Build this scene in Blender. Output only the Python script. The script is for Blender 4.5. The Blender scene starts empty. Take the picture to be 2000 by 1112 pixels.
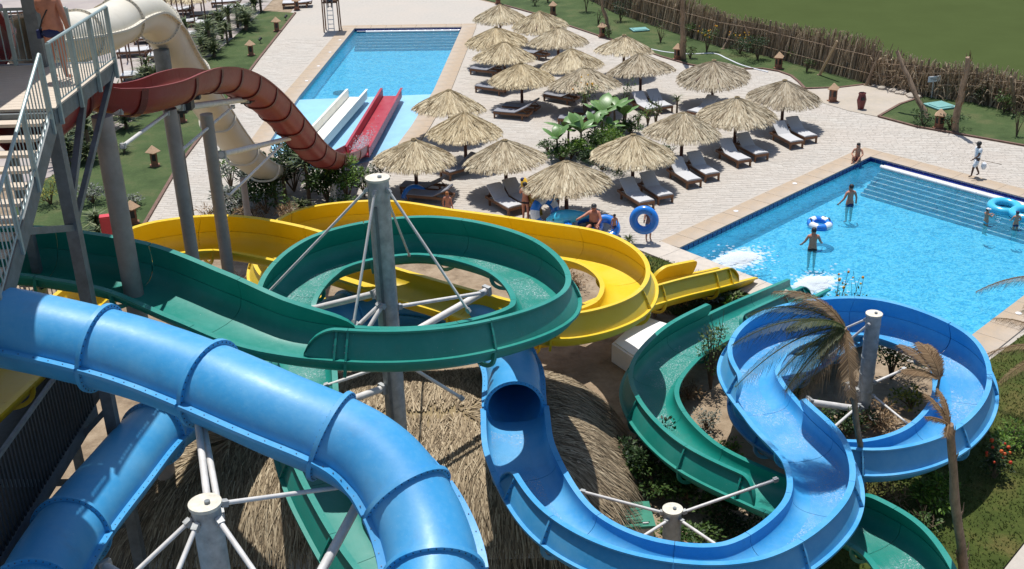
import bpy, bmesh, math, random
from mathutils import Vector, Matrix
from mathutils.geometry import tessellate_polygon
random.seed(7)
SC = bpy.context.scene
COL = SC.collection
PI = math.pi
R_ = math.radians

# ------------------------------------------------------------------ camera
cam_data = bpy.data.cameras.new('camera')
cam = bpy.data.objects.new('camera', cam_data)
COL.objects.link(cam)
cam_data.sensor_width = 36.0
cam_data.lens = 36.0 * 2230 / 2000
cam_data.clip_start = 0.1
cam_data.clip_end = 1500
th, ro = R_(24.7), R_(1.6)
fwd = Vector((0, math.cos(th), -math.sin(th)))
r0 = Vector((1, 0, 0)); u0 = Vector((0, math.sin(th), math.cos(th)))
rt = r0 * math.cos(ro) - u0 * math.sin(ro)
up = r0 * math.sin(ro) + u0 * math.cos(ro)
M = Matrix((rt, up, -fwd)).transposed().to_4x4()
M.translation = Vector((0, 0, 17))
cam.matrix_world = M
SC.camera = cam

# ------------------------------------------------------------------ sky, sun, exposure
SUN_EL = R_(74.5)
sun_to = Vector((-0.05, 0.19, 0)).normalized() * math.cos(SUN_EL) + Vector((0, 0, math.sin(SUN_EL)))   # towards the sun
world = bpy.data.worlds.new('World'); SC.world = world; world.use_nodes = True
wn = world.node_tree
wn.nodes.clear()
sky = wn.nodes.new('ShaderNodeTexSky'); sky.sky_type = 'NISHITA'; sky.sun_disc = False
sky.sun_elevation = SUN_EL
sky.sun_rotation = math.atan2(sun_to.x, sun_to.y)
bg = wn.nodes.new('ShaderNodeBackground'); bg.inputs['Strength'].default_value = 0.112
wo = wn.nodes.new('ShaderNodeOutputWorld')
wn.links.new(sky.outputs[0], bg.inputs['Color']); wn.links.new(bg.outputs[0], wo.inputs['Surface'])
sd = bpy.data.lights.new('sun', 'SUN'); sd.energy = 4.45; sd.angle = R_(0.5); sd.color = (1.0, 0.97, 0.925)
sun = bpy.data.objects.new('sun', sd); COL.objects.link(sun)
sun.rotation_euler = sun_to.to_track_quat('Z', 'Y').to_euler()
sun.location = (0, 0, 60)
SC.view_settings.view_transform = 'Standard'
SC.view_settings.look = 'None'
SC.view_settings.exposure = 0.14
SC.view_settings.gamma = 1.0
SC.view_settings.use_curve_mapping = False
SC.render.engine = 'CYCLES'
SC.cycles.max_bounces = 8
SC.cycles.transparent_max_bounces = 12
SC.cycles.caustics_reflective = False
SC.cycles.caustics_refractive = False

# ------------------------------------------------------------------ object helpers
def tag(o, label=None, cat=None, group=None, kind=None):
    if label: o['label'] = label
    if cat: o['category'] = cat
    if group: o['group'] = group
    if kind: o['kind'] = kind
    return o

def thing(name, label, cat, loc=(0, 0, 0), rotz=0.0, group=None):
    o = bpy.data.objects.new(name, None); COL.objects.link(o)
    o.empty_display_size = 0.2
    o.location = loc; o.rotation_euler = (0, 0, rotz)
    return tag(o, label, cat, group)

def obj_from_mesh(name, me, parent=None, loc=(0, 0, 0), rot=(0, 0, 0), scale=(1, 1, 1)):
    o = bpy.data.objects.new(name, me); COL.objects.link(o)
    o.location = loc; o.rotation_euler = rot; o.scale = scale
    if parent: o.parent = parent
    return o

def children_of(o):
    return [c for c in bpy.data.objects if c.parent == o]

def copy_tree(o, kids):
    c = o.copy(); COL.objects.link(c)
    for ch, gk in kids:
        d = ch.copy(); COL.objects.link(d); d.parent = c
        for g in gk:
            e = g.copy(); COL.objects.link(e); e.parent = d
    return c

def kid_list(o):
    return [(c, list(c.children)) for c in o.children]

class MB:
    """collects shapes, then links them as one mesh object"""
    def __init__(self):
        self.v = []; self.f = []; self.m = []
    def add(self, vs, fs, mi=0):
        b = len(self.v)
        self.v.extend([tuple(p) for p in vs])
        self.f.extend([tuple(b + i for i in q) for q in fs])
        self.m.extend([mi] * len(fs))
        return self
    def box(self, c, s, rot=None, mi=0):
        c = Vector(c); x, y, z = s[0] / 2, s[1] / 2, s[2] / 2
        vs = [Vector((a, b, d)) for a in (-x, x) for b in (-y, y) for d in (-z, z)]
        if rot is not None: vs = [rot @ p for p in vs]
        return self.add([c + p for p in vs], [(0, 1, 3, 2), (4, 6, 7, 5), (0, 4, 5, 1), (2, 3, 7, 6), (0, 2, 6, 4), (1, 5, 7, 3)], mi)
    def beam(self, p0, p1, w, h, mi=0):
        p0 = Vector(p0); p1 = Vector(p1); d = (p1 - p0); L = d.length; d.normalize()
        s = d.cross(Vector((0, 0, 1)))
        if s.length < 1e-4: s = Vector((1, 0, 0))
        s.normalize(); u = s.cross(d)
        rot = Matrix((s, d, u)).transposed()
        return self.box((p0 + p1) / 2, (w, L, h), rot, mi)
    def cyl(self, p0, p1, r0, r1=None, n=12, caps=True, mi=0):
        if r1 is None: r1 = r0
        p0 = Vector(p0); p1 = Vector(p1); d = (p1 - p0).normalized()
        s = d.orthogonal().normalized(); u = d.cross(s)
        vs = []
        for p, r in ((p0, r0), (p1, r1)):
            for i in range(n):
                a = 2 * PI * i / n
                vs.append(p + s * (math.cos(a) * r) + u * (math.sin(a) * r))
        fs = [(i, (i + 1) % n, n + (i + 1) % n, n + i) for i in range(n)]
        if caps: fs += [tuple(range(n - 1, -1, -1)), tuple(range(n, 2 * n))]
        return self.add(vs, fs, mi)
    def tube(self, pts, rads, n=8, caps=True, mi=0):
        pts = [Vector(p) for p in pts]
        if not hasattr(rads, '__len__'): rads = [rads] * len(pts)
        vs = []; s = None
        for k, p in enumerate(pts):
            d = (pts[min(k + 1, len(pts) - 1)] - pts[max(k - 1, 0)]).normalized()
            if s is None: s = d.orthogonal().normalized()
            else:
                s = (s - d * s.dot(d)).normalized()
            u = d.cross(s)
            for i in range(n):
                a = 2 * PI * i / n
                vs.append(p + (s * math.cos(a) + u * math.sin(a)) * rads[k])
        fs = []
        for k in range(len(pts) - 1):
            for i in range(n):
                j = (i + 1) % n
                fs.append((k * n + i, k * n + j, (k + 1) * n + j, (k + 1) * n + i))
        if caps:
            fs.append(tuple(range(n - 1, -1, -1))); fs.append(tuple((len(pts) - 1) * n + i for i in range(n)))
        return self.add(vs, fs, mi)
    def lathe(self, c, prof, n=16, mi=0, sx=1.0, sy=1.0):
        c = Vector(c); vs = []
        for r, z in prof:
            for i in range(n):
                a = 2 * PI * i / n
                vs.append(c + Vector((math.cos(a) * r * sx, math.sin(a) * r * sy, z)))
        fs = []
        for k in range(len(prof) - 1):
            for i in range(n):
                j = (i + 1) % n
                fs.append((k * n + i, k * n + j, (k + 1) * n + j, (k + 1) * n + i))
        fs.append(tuple(range(n - 1, -1, -1))); fs.append(tuple((len(prof) - 1) * n + i for i in range(n)))
        return self.add(vs, fs, mi)
    def torus(self, c, R, r, rot=None, n=28, m=12, sy=1.0):
        c = Vector(c); vs = []; fs = []
        for i in range(n):
            a = 2 * PI * i / n
            for j in range(m):
                b = 2 * PI * j / m
                p = Vector(((R + r * math.cos(b)) * math.cos(a), sy * (R + r * math.cos(b)) * math.sin(a), r * math.sin(b)))
                if rot is not None: p = rot @ p
                vs.append(c + p)
        for i in range(n):
            for j in range(m):
                fs.append((i * m + j, ((i + 1) % n) * m + j, ((i + 1) % n) * m + (j + 1) % m, i * m + (j + 1) % m))
        return self.add(vs, fs)
    def ball(self, c, r, n=10, m=7, mi=0, rot=None):
        if not hasattr(r, '__len__'): r = (r, r, r)
        c = Vector(c); vs = []; fs = []
        for k in range(m + 1):
            t = PI * k / m
            for i in range(n):
                a = 2 * PI * i / n
                p = Vector((r[0] * math.sin(t) * math.cos(a), r[1] * math.sin(t) * math.sin(a), r[2] * math.cos(t)))
                if rot is not None: p = rot @ p
                vs.append(c + p)
        for k in range(m):
            for i in range(n):
                j = (i + 1) % n
                fs.append((k * n + i, (k + 1) * n + i, (k + 1) * n + j, k * n + j))
        return self.add(vs, fs, mi)
    def prism(self, poly, z0, z1, mi=0):
        n = len(poly)
        vs = [(p[0], p[1], z0) for p in poly] + [(p[0], p[1], z1) for p in poly]
        area = sum(poly[i][0] * poly[(i + 1) % n][1] - poly[(i + 1) % n][0] * poly[i][1] for i in range(n))
        fs = [(i, (i + 1) % n, n + (i + 1) % n, n + i) for i in range(n)]
        fs += [tuple(range(n - 1, -1, -1)), tuple(range(n, 2 * n))]
        if area < 0: fs = [tuple(reversed(f)) for f in fs]
        return self.add(vs, fs, mi)
    def mesh(self, name, mats, smooth=False, angle=38):
        me = bpy.data.meshes.new(name)
        me.from_pydata(self.v, [], self.f)
        if not isinstance(mats, (list, tuple)): mats = [mats]
        for m in mats: me.materials.append(m)
        if len(mats) > 1: me.polygons.foreach_set('material_index', self.m)
        if smooth:
            me.polygons.foreach_set('use_smooth', [True] * len(me.polygons))
            me.set_sharp_from_angle(angle=R_(angle))
        me.update()
        return me
    def build(self, name, mats, parent=None, smooth=False, angle=38, world=False):
        if world and parent is not None:
            o = parent.location
            self.v = [(p[0] - o.x, p[1] - o.y, p[2] - o.z) for p in self.v]
        return obj_from_mesh(name, self.mesh(name, mats, smooth, angle), parent)

def flat_poly(name, loops, z, mat, kind='structure', parent=None):
    """one flat sheet, first loop the outline, the rest holes"""
    pl = [[Vector((p[0], p[1], 0)) for p in lp] for lp in loops]
    tris = tessellate_polygon(pl)
    vs = [(p.x, p.y, z) for lp in pl for p in lp]
    fs = []
    for t in tris:
        a, b, c = [Vector(vs[i]) for i in t]
        fs.append(tuple(t) if (b - a).cross(c - a).z > 0 else tuple(reversed(t)))
    mb = MB(); mb.add(vs, fs)
    o = mb.build(name, mat, parent)
    if kind: o['kind'] = kind
    return o

def inside(p, poly):
    x, y = p[0], p[1]; c = False; n = len(poly)
    for i in range(n):
        x1, y1 = poly[i][0], poly[i][1]; x2, y2 = poly[i - 1][0], poly[i - 1][1]
        if (y1 > y) != (y2 > y) and x < (x2 - x1) * (y - y1) / (y2 - y1) + x1: c = not c
    return c

def xy(lst): return [(p[0], p[1]) for p in lst]

def catmull(pts, step=0.1):
    P = [Vector(p) for p in pts]
    P = [P[0] * 2 - P[1]] + P + [P[-1] * 2 - P[-2]]
    out = []; wp = []
    for k in range(1, len(P) - 2):
        a, b, c, d = P[k - 1], P[k], P[k + 1], P[k + 2]
        n = max(2, int((c - b).length / step))
        wp.append(len(out))
        t0 = 0.0; t1 = t0 + max((b - a).length, .01) ** .5; t2 = t1 + max((c - b).length, .01) ** .5; t3 = t2 + max((d - c).length, .01) ** .5
        for i in range(n):
            t = t1 + (t2 - t1) * i / n
            A1 = a * ((t1 - t) / (t1 - t0)) + b * ((t - t0) / (t1 - t0))
            A2 = b * ((t2 - t) / (t2 - t1)) + c * ((t - t1) / (t2 - t1))
            A3 = c * ((t3 - t) / (t3 - t2)) + d * ((t - t2) / (t3 - t2))
            B1 = A1 * ((t2 - t) / (t2 - t0)) + A2 * ((t - t0) / (t2 - t0))
            B2 = A2 * ((t3 - t) / (t3 - t1)) + A3 * ((t - t1) / (t3 - t1))
            out.append(B1 * ((t2 - t) / (t2 - t1)) + B2 * ((t - t1) / (t2 - t1)))
    wp.append(len(out)); out.append(P[-2])
    return out, wp

# ------------------------------------------------------------------ materials
def nodes_of(name):
    m = bpy.data.materials.new(name); m.use_nodes = True
    nt = m.node_tree
    return m, nt, nt.nodes['Principled BSDF']

def ramp(nt, fac, stops):
    r = nt.nodes.new('ShaderNodeValToRGB')
    els = r.color_ramp.elements
    els.remove(els[1])
    els[0].position = stops[0][0]; els[0].color = (*stops[0][1][:3], 1)
    for p, c in stops[1:]: els.new(p).color = (c[0], c[1], c[2], 1)
    nt.links.new(fac, r.inputs['Fac'])
    return r.outputs['Color']

def noise(nt, scale, detail=4, rough=0.6, coord='Object', stretch=None, dist=0.0):
    tc = nt.nodes.new('ShaderNodeTexCoord')
    n = nt.nodes.new('ShaderNodeTexNoise')
    n.inputs['Scale'].default_value = scale; n.inputs['Detail'].default_value = detail
    n.inputs['Roughness'].default_value = rough; n.inputs['Distortion'].default_value = dist
    if stretch:
        mp = nt.nodes.new('ShaderNodeMapping'); mp.inputs['Scale'].default_value = stretch
        nt.links.new(tc.outputs[coord], mp.inputs['Vector']); nt.links.new(mp.outputs[0], n.inputs['Vector'])
    else:
        nt.links.new(tc.outputs[coord], n.inputs['Vector'])
    return n.outputs['Fac']

def mixc(nt, fac, a, b, mode='MIX'):
    mx = nt.nodes.new('ShaderNodeMix'); mx.data_type = 'RGBA'; mx.blend_type = mode
    for sock, val in ((mx.inputs['Factor'], fac), (mx.inputs['A'], a), (mx.inputs['B'], b)):
        if hasattr(val, 'node'): nt.links.new(val, sock)
        elif isinstance(val, (int, float)): sock.default_value = val
        else: sock.default_value = (val[0], val[1], val[2], 1)
    return mx.outputs['Result']

def bump(nt, bs, height, strength=0.3, dist=0.02):
    b = nt.nodes.new('ShaderNodeBump'); b.inputs['Strength'].default_value = strength; b.inputs['Distance'].default_value = dist
    nt.links.new(height, b.inputs['Height']); nt.links.new(b.outputs[0], bs.inputs['Normal'])

def simple(name, col, rough=0.6, var=0.25, scale=6, metal=0.0, bmp=0.0, coat=0.0, stretch=None):
    m, nt, bs = nodes_of(name)
    f = noise(nt, scale, 5, 0.65, stretch=stretch)
    lo = [max(0, c * (1 - var)) for c in col]; hi = [min(1, c * (1 + var)) for c in col]
    nt.links.new(ramp(nt, f, [(0.3, lo), (0.7, hi)]), bs.inputs['Base Color'])
    bs.inputs['Roughness'].default_value = rough; bs.inputs['Metallic'].default_value = metal
    if coat: bs.inputs['Coat Weight'].default_value = coat; bs.inputs['Coat Roughness'].default_value = 0.12
    if bmp: bump(nt, bs, noise(nt, scale * 4, 6, 0.7, stretch=stretch), bmp, 0.02)
    return m

def island(name, stops, rough=0.7, transl=0.0, extra=None):
    """each blade / leaf takes its own tone"""
    m, nt, bs = nodes_of(name)
    g = nt.nodes.new('ShaderNodeNewGeometry')
    c = ramp(nt, g.outputs['Random Per Island'], stops)
    nt.links.new(c, bs.inputs['Base Color'])
    if extra:      # one canopy is a little greyer or darker than the next
        oi = nt.nodes.new('ShaderNodeObjectInfo')
        c = mixc(nt, 1.0, c, ramp(nt, oi.outputs['Random'], [(0, (1 - extra, 1 - extra, 1 - extra * .8)), (0.6, (1, 1, 1)), (1, (1, .97, .9))]), 'MULTIPLY')
        nt.links.new(c, bs.inputs['Base Color'])
    bs.inputs['Roughness'].default_value = rough
    bs.inputs['Specular IOR Level'].default_value = 0.25
    if transl:
        tr = nt.nodes.new('ShaderNodeBsdfTranslucent'); nt.links.new(c, tr.inputs['Color'])
        mx = nt.nodes.new('ShaderNodeMixShader'); mx.inputs[0].default_value = transl
        out = nt.nodes['Material Output']
        nt.links.new(bs.outputs[0], mx.inputs[1]); nt.links.new(tr.outputs[0], mx.inputs[2]); nt.links.new(mx.outputs[0], out.inputs['Surface'])
    return m

def fibreglass(name, col, fade, transl=0.0):
    """gel-coated flume: faded patches, scuffs along it, a clear gloss"""
    m, nt, bs = nodes_of(name)
    big = noise(nt, 0.7, 5, 0.6)
    c1 = mixc(nt, ramp(nt, big, [(0.44, (0, 0, 0)), (0.70, (.55, .55, .55))]), col, fade)
    fine = noise(nt, 9, 8, 0.75)
    c2 = mixc(nt, ramp(nt, fine, [(0.48, (0, 0, 0)), (0.78, (.30, .30, .30))]), c1, fade)
    spots = noise(nt, 34, 3, 0.6)
    c3 = mixc(nt, ramp(nt, spots, [(0.70, (0, 0, 0)), (0.76, (.35, .35, .35))]), c2, (0.75, 0.75, 0.72))
    grime = noise(nt, 1.6, 9, 0.72, stretch=(1, 1, 0.5))
    c3 = mixc(nt, ramp(nt, grime, [(0.56, (0, 0, 0)), (0.74, (.34, .34, .34))]), c3, [c * .5 + g * .35 for c, g in zip(col, (0.20, 0.17, 0.13))])
    nt.links.new(c3, bs.inputs['Base Color'])
    nt.links.new(ramp(nt, fine, [(0.3, (.40, .40, .40)), (0.8, (.60, .60, .60))]), bs.inputs['Roughness'])
    bs.inputs['Specular IOR Level'].default_value = 0.45
    bs.inputs['Coat Weight'].default_value = 0.10; bs.inputs['Coat Roughness'].default_value = 0.30
    bump(nt, bs, noise(nt, 2.2, 4, 0.6), 0.12, 0.05)
    return m

MAT = {}
MAT['blue'] = fibreglass('blue fibreglass', (0.038, 0.295, 0.60), (0.17, 0.44, 0.66))
MAT['green'] = fibreglass('green fibreglass', (0.002, 0.21, 0.165), (0.05, 0.29, 0.245))
MAT['yellow'] = fibreglass('yellow fibreglass', (0.70, 0.475, 0.010), (0.72, 0.55, 0.08))
MAT['red'] = fibreglass('red fibreglass', (0.21, 0.012, 0.009), (0.30, 0.04, 0.03))
MAT['red_joint'] = fibreglass('dark red joint', (0.105, 0.009, 0.007), (0.16, 0.03, 0.02))
MAT['lane_red'] = fibreglass('crimson lane', (0.36, 0.018, 0.035), (0.45, 0.10, 0.11))
MAT['cream'] = fibreglass('cream fibreglass', (0.66, 0.61, 0.50), (0.74, 0.70, 0.60))
MAT['white_lane'] = fibreglass('white lane', (0.78, 0.77, 0.70), (0.7, 0.66, 0.55))
MAT['galv'] = simple('galvanised steel', (0.40, 0.41, 0.40), 0.55, 0.28, 5, 0.25, 0.15)
MAT['galv_dark'] = simple('dull galvanised steel', (0.17, 0.19, 0.20), 0.5, 0.25, 4, 0.35, 0.1)
MAT['cap'] = simple('pale painted cap', (0.62, 0.58, 0.48), 0.7, 0.2, 9, 0, 0.1)
MAT['taupe'] = simple('taupe painted column', (0.30, 0.26, 0.235), 0.6, 0.15, 3, 0, 0.1)
MAT['bracket'] = simple('dark steel bracket', (0.055, 0.06, 0.065), 0.5, 0.2, 6, 0.4)
MAT['strut'] = simple('white painted strut', (0.62, 0.60, 0.57), 0.5, 0.15, 5, 0, 0.05)
MAT['rail'] = simple('pale green railing paint', (0.34, 0.42, 0.41), 0.4, 0.15, 4, 0.2)
MAT['boards'] = simple('cream deck board', (0.56, 0.48, 0.39), 0.75, 0.12, 3, 0, 0.15, stretch=(1, 8, 8))
MAT['thatch'] = island('dry palm thatch', [(0, (0.26, 0.20, 0.125)), (0.3, (0.52, 0.425, 0.28)), (0.7, (0.66, 0.565, 0.39)), (1, (0.78, 0.70, 0.51))], 0.85, 0.12, 0.22)
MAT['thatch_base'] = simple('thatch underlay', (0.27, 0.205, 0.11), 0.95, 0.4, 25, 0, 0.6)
MAT['thatch_brown'] = island('weathered hut thatch', [(0, (0.12, 0.088, 0.055)), (0.4, (0.25, 0.19, 0.12)), (0.75, (0.38, 0.30, 0.195)), (1, (0.50, 0.41, 0.28))], 0.9)
MAT['wood'] = simple('varnished brown wood', (0.17, 0.072, 0.030), 0.55, 0.35, 5, 0, 0.15, stretch=(1, 6, 6))
MAT['pole'] = simple('dark red parasol pole', (0.10, 0.036, 0.024), 0.6, 0.3, 6, 0, 0.2)
MAT['cushion'] = simple('white lounger cushion', (0.50, 0.495, 0.495), 0.85, 0.06, 12, 0, 0.15)
MAT['cushion_grey'] = simple('grey lounger mesh', (0.22, 0.225, 0.25), 0.8, 0.12, 12, 0, 0.15)
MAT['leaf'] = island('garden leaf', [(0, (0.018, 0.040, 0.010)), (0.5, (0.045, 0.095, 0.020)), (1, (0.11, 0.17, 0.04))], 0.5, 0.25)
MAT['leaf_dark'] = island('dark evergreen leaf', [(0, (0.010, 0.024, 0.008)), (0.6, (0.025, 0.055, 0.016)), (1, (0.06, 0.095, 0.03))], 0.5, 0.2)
MAT['leaf_bright'] = island('fresh leaf', [(0, (0.035, 0.085, 0.012)), (0.5, (0.09, 0.18, 0.025)), (1, (0.20, 0.30, 0.05))], 0.45, 0.3)
MAT['leaf_silver'] = island('silvery leaf', [(0, (0.07, 0.08, 0.06)), (0.5, (0.15, 0.17, 0.14)), (1, (0.28, 0.29, 0.25))], 0.7, 0.1)
MAT['leaf_yellow'] = island('yellowing leaf', [(0, (0.05, 0.08, 0.015)), (0.6, (0.18, 0.20, 0.03)), (1, (0.42, 0.34, 0.05))], 0.6, 0.2)
MAT['strap'] = island('strap leaf', [(0, (0.035, 0.055, 0.020)), (0.5, (0.10, 0.135, 0.055)), (1, (0.24, 0.26, 0.13))], 0.5, 0.15)
MAT['dry'] = island('dry brown frond', [(0, (0.08, 0.045, 0.022)), (0.5, (0.20, 0.125, 0.065)), (1, (0.36, 0.25, 0.14))], 0.8, 0.15)
MAT['frond'] = island('palm frond leaflet', [(0, (0.015, 0.028, 0.010)), (0.5, (0.04, 0.06, 0.018)), (1, (0.12, 0.12, 0.04))], 0.55, 0.15)
MAT['banana'] = simple('banana leaf', (0.10, 0.20, 0.045), 0.4, 0.35, 3, 0, 0.1, stretch=(1, 10, 1))
MAT['stem'] = simple('woody stem', (0.13, 0.09, 0.055), 0.85, 0.3, 8, 0, 0.3)
MAT['bark'] = simple('palm bark', (0.235, 0.165, 0.11), 0.9, 0.45, 7, 0, 0.8, stretch=(1, 1, 0.35))
MAT['reed'] = island('dry reed', [(0, (0.17, 0.125, 0.085)), (0.25, (0.40, 0.31, 0.21)), (0.7, (0.58, 0.47, 0.335)), (1, (0.75, 0.65, 0.50))], 0.9, 0.5)
MAT['flower'] = island('orange flower', [(0, (0.6, 0.22, 0.02)), (1, (0.75, 0.45, 0.04))], 0.6)
MAT['flower_red'] = island('red flower', [(0, (0.5, 0.04, 0.02)), (1, (0.6, 0.12, 0.03))], 0.6)
MAT['lantern'] = simple('brown brick lantern', (0.26, 0.115, 0.065), 0.8, 0.25, 12, 0, 0.3)
MAT['lantern_cap'] = simple('pale terracotta cap', (0.50, 0.33, 0.20), 0.8, 0.15, 12, 0, 0.2)
MAT['maroon'] = simple('maroon bin', (0.15, 0.03, 0.03), 0.5, 0.2, 8)
MAT['red_box'] = simple('red painted box', (0.60, 0.05, 0.06), 0.4, 0.1, 6)
MAT['plaster'] = simple('off white plaster', (0.52, 0.48, 0.43), 0.9, 0.12, 3, 0, 0.2)
MAT['white_paint'] = simple('white painted concrete', (0.78, 0.77, 0.75), 0.8, 0.05, 3, 0, 0.1)
MAT['green_lid'] = simple('green hatch lid', (0.025, 0.20, 0.13), 0.5, 0.15, 5)
MAT['teal_lid'] = simple('teal hatch lid', (0.16, 0.36, 0.34), 0.6, 0.15, 8)
MAT['rust'] = simple('rust brown post', (0.16, 0.085, 0.055), 0.8, 0.3, 8, 0, 0.2)
MAT['ring_blue'] = simple('blue vinyl', (0.015, 0.21, 0.72), 0.25, 0.1, 3, coat=0.6)
MAT['ring_cyan'] = simple('cyan vinyl', (0.06, 0.50, 0.72), 0.25, 0.1, 3, coat=0.6)
MAT['ring_white'] = simple('white vinyl', (0.75, 0.78, 0.82), 0.3, 0.05, 3, coat=0.5)
MAT['ring_yellow'] = simple('yellow vinyl', (0.70, 0.42, 0.02), 0.3, 0.1, 3, coat=0.5)
MAT['skin'] = simple('tanned skin', (0.44, 0.215, 0.135), 0.55, 0.08, 14)
MAT['skin_red'] = simple('sunburnt skin', (0.50, 0.20, 0.12), 0.55, 0.12, 10)
MAT['skin_dark'] = simple('dark brown skin', (0.085, 0.04, 0.025), 0.5, 0.1, 14)
MAT['hair'] = simple('dark hair', (0.016, 0.011, 0.009), 0.6, 0.3, 30)
MAT['hair_red'] = simple('ginger hair', (0.34, 0.12, 0.03), 0.6, 0.2, 30)
MAT['navy'] = simple('navy swimwear', (0.012, 0.022, 0.10), 0.7, 0.1, 10)
MAT['black'] = simple('black swimwear', (0.012, 0.012, 0.014), 0.7, 0.1, 10)
MAT['wine'] = simple('wine red swimwear', (0.17, 0.012, 0.03), 0.7, 0.1, 10)
MAT['turq'] = simple('turquoise swimwear', (0.03, 0.36, 0.55), 0.7, 0.1, 10)
MAT['lime'] = simple('pale green cap', (0.45, 0.55, 0.25), 0.7, 0.1, 10)
MAT['cloth_white'] = simple('white cotton', (0.72, 0.73, 0.75), 0.9, 0.04, 10)
MAT['cloth_grey'] = simple('grey cotton', (0.33, 0.36, 0.42), 0.9, 0.08, 10)
MAT['eye'] = simple('dark eye', (0.01, 0.01, 0.01), 0.3, 0.1, 10)
MAT['dark'] = simple('black plastic', (0.015, 0.015, 0.017), 0.5, 0.1, 10)
MAT['bolt'] = simple('bolt head', (0.06, 0.09, 0.14), 0.5, 0.2, 20, 0.3)

# ================================================================== SETTING
def stone_mat(name, stops, scale):
    m, nt, bs = nodes_of(name)
    g = nt.nodes.new('ShaderNodeNewGeometry')
    c = ramp(nt, g.outputs['Random Per Island'], stops)
    n = noise(nt, scale, 6, 0.7)
    big = noise(nt, 0.35, 4, 0.6)
    c = mixc(nt, ramp(nt, n, [(0.35, (.45, .45, .45)), (0.6, (0, 0, 0))]), c, (0.31, 0.285, 0.25))
    c = mixc(nt, ramp(nt, big, [(0.40, (0, 0, 0)), (0.65, (.6, .6, .6))]), c, (0.465, 0.41, 0.35))
    nt.links.new(c, bs.inputs['Base Color']); bs.inputs['Roughness'].default_value = 0.9
    bump(nt, bs, noise(nt, 30, 6, 0.7), 0.4, 0.02)
    return m
MAT['paving'] = stone_mat('pale limestone paving', [(0, (0.45, 0.41, 0.355)), (0.5, (0.475, 0.435, 0.38)), (1, (0.51, 0.475, 0.42))], 5)
MAT['terrace'] = stone_mat('grey mauve terrace paving', [(0, (0.30, 0.25, 0.235)), (1, (0.36, 0.31, 0.295))], 3)
MAT['coping'] = stone_mat('sand coloured coping', [(0, (0.35, 0.26, 0.17)), (0.5, (0.41, 0.305, 0.20)), (1, (0.46, 0.35, 0.24))], 3)
MAT['coping_pale'] = stone_mat('pale coping', [(0, (0.50, 0.43, 0.36)), (1, (0.60, 0.54, 0.46))], 3)
MAT['sand'] = stone_mat('sandy path', [(0, (0.43, 0.37, 0.29)), (1, (0.43, 0.37, 0.29))], 2)

def soil_mat():
    m, nt, bs = nodes_of('sandy soil')
    c = ramp(nt, noise(nt, 1.3, 8, 0.7), [(0.3, (0.15, 0.105, 0.065)), (0.5, (0.29, 0.215, 0.14)), (0.75, (0.42, 0.33, 0.23))])
    nt.links.new(c, bs.inputs['Base Color']); bs.inputs['Roughness'].default_value = 0.95
    bump(nt, bs, noise(nt, 9, 8, 0.75), 0.7, 0.06)
    return m
def grass_mat(name, a, b, c_):
    m, nt, bs = nodes_of(name)
    c = ramp(nt, noise(nt, 0.45, 6, 0.65), [(0.36, [x * .8 for x in a]), (0.52, b), (0.64, c_)])
    f = noise(nt, 14, 6, 0.85)
    c = mixc(nt, ramp(nt, f, [(0.35, (.6, .6, .6)), (0.65, (0, 0, 0))]), c, [x * 0.55 for x in a])
    nt.links.new(c, bs.inputs['Base Color']); bs.inputs['Roughness'].default_value = 0.85
    bs.inputs['Specular IOR Level'].default_value = 0.15
    bump(nt, bs, f, 0.8, 0.05)
    return m
MAT['soil'] = soil_mat()
MAT['grass'] = grass_mat('lawn grass', (0.062, 0.098, 0.034), (0.080, 0.120, 0.042), (0.125, 0.140, 0.058))
MAT['grass_dry'] = grass_mat('yellowing lawn grass', (0.050, 0.078, 0.014), (0.082, 0.105, 0.022), (0.155, 0.13, 0.042))
MAT['field'] = simple('olive field', (0.062, 0.083, 0.029), 0.95, 0.06, 0.3)
MAT['field'].node_tree.nodes['Principled BSDF'].inputs['Specular IOR Level'].default_value = 0.0
MAT['grass_blade'] = island('grass blade', [(0, (0.035, 0.060, 0.012)), (0.5, (0.075, 0.105, 0.022)), (0.9, (0.13, 0.14, 0.04)), (1, (0.24, 0.19, 0.08))], 0.7, 0.2)
MAT['kerb'] = simple('brown lawn edging', (0.16, 0.095, 0.07), 0.9, 0.3, 5)
MAT['tile_navy'] = simple('navy pool tile', (0.010, 0.024, 0.17), 0.25, 0.35, 3, coat=0.3)
MAT['grout'] = simple('pale grout', (0.42, 0.45, 0.50), 0.9, 0.1, 6)
MAT['nosing'] = simple('pale step nosing', (0.70, 0.68, 0.60), 0.7, 0.15, 8)
MAT['pool_floor'] = simple('light blue pool paint', (0.19, 0.74, 0.95), 0.6, 0.06, 2)
MAT['apron'] = simple('pale blue wet apron', (0.29, 0.55, 0.74), 0.35, 0.08, 1.2, 0, 0.1)

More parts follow.
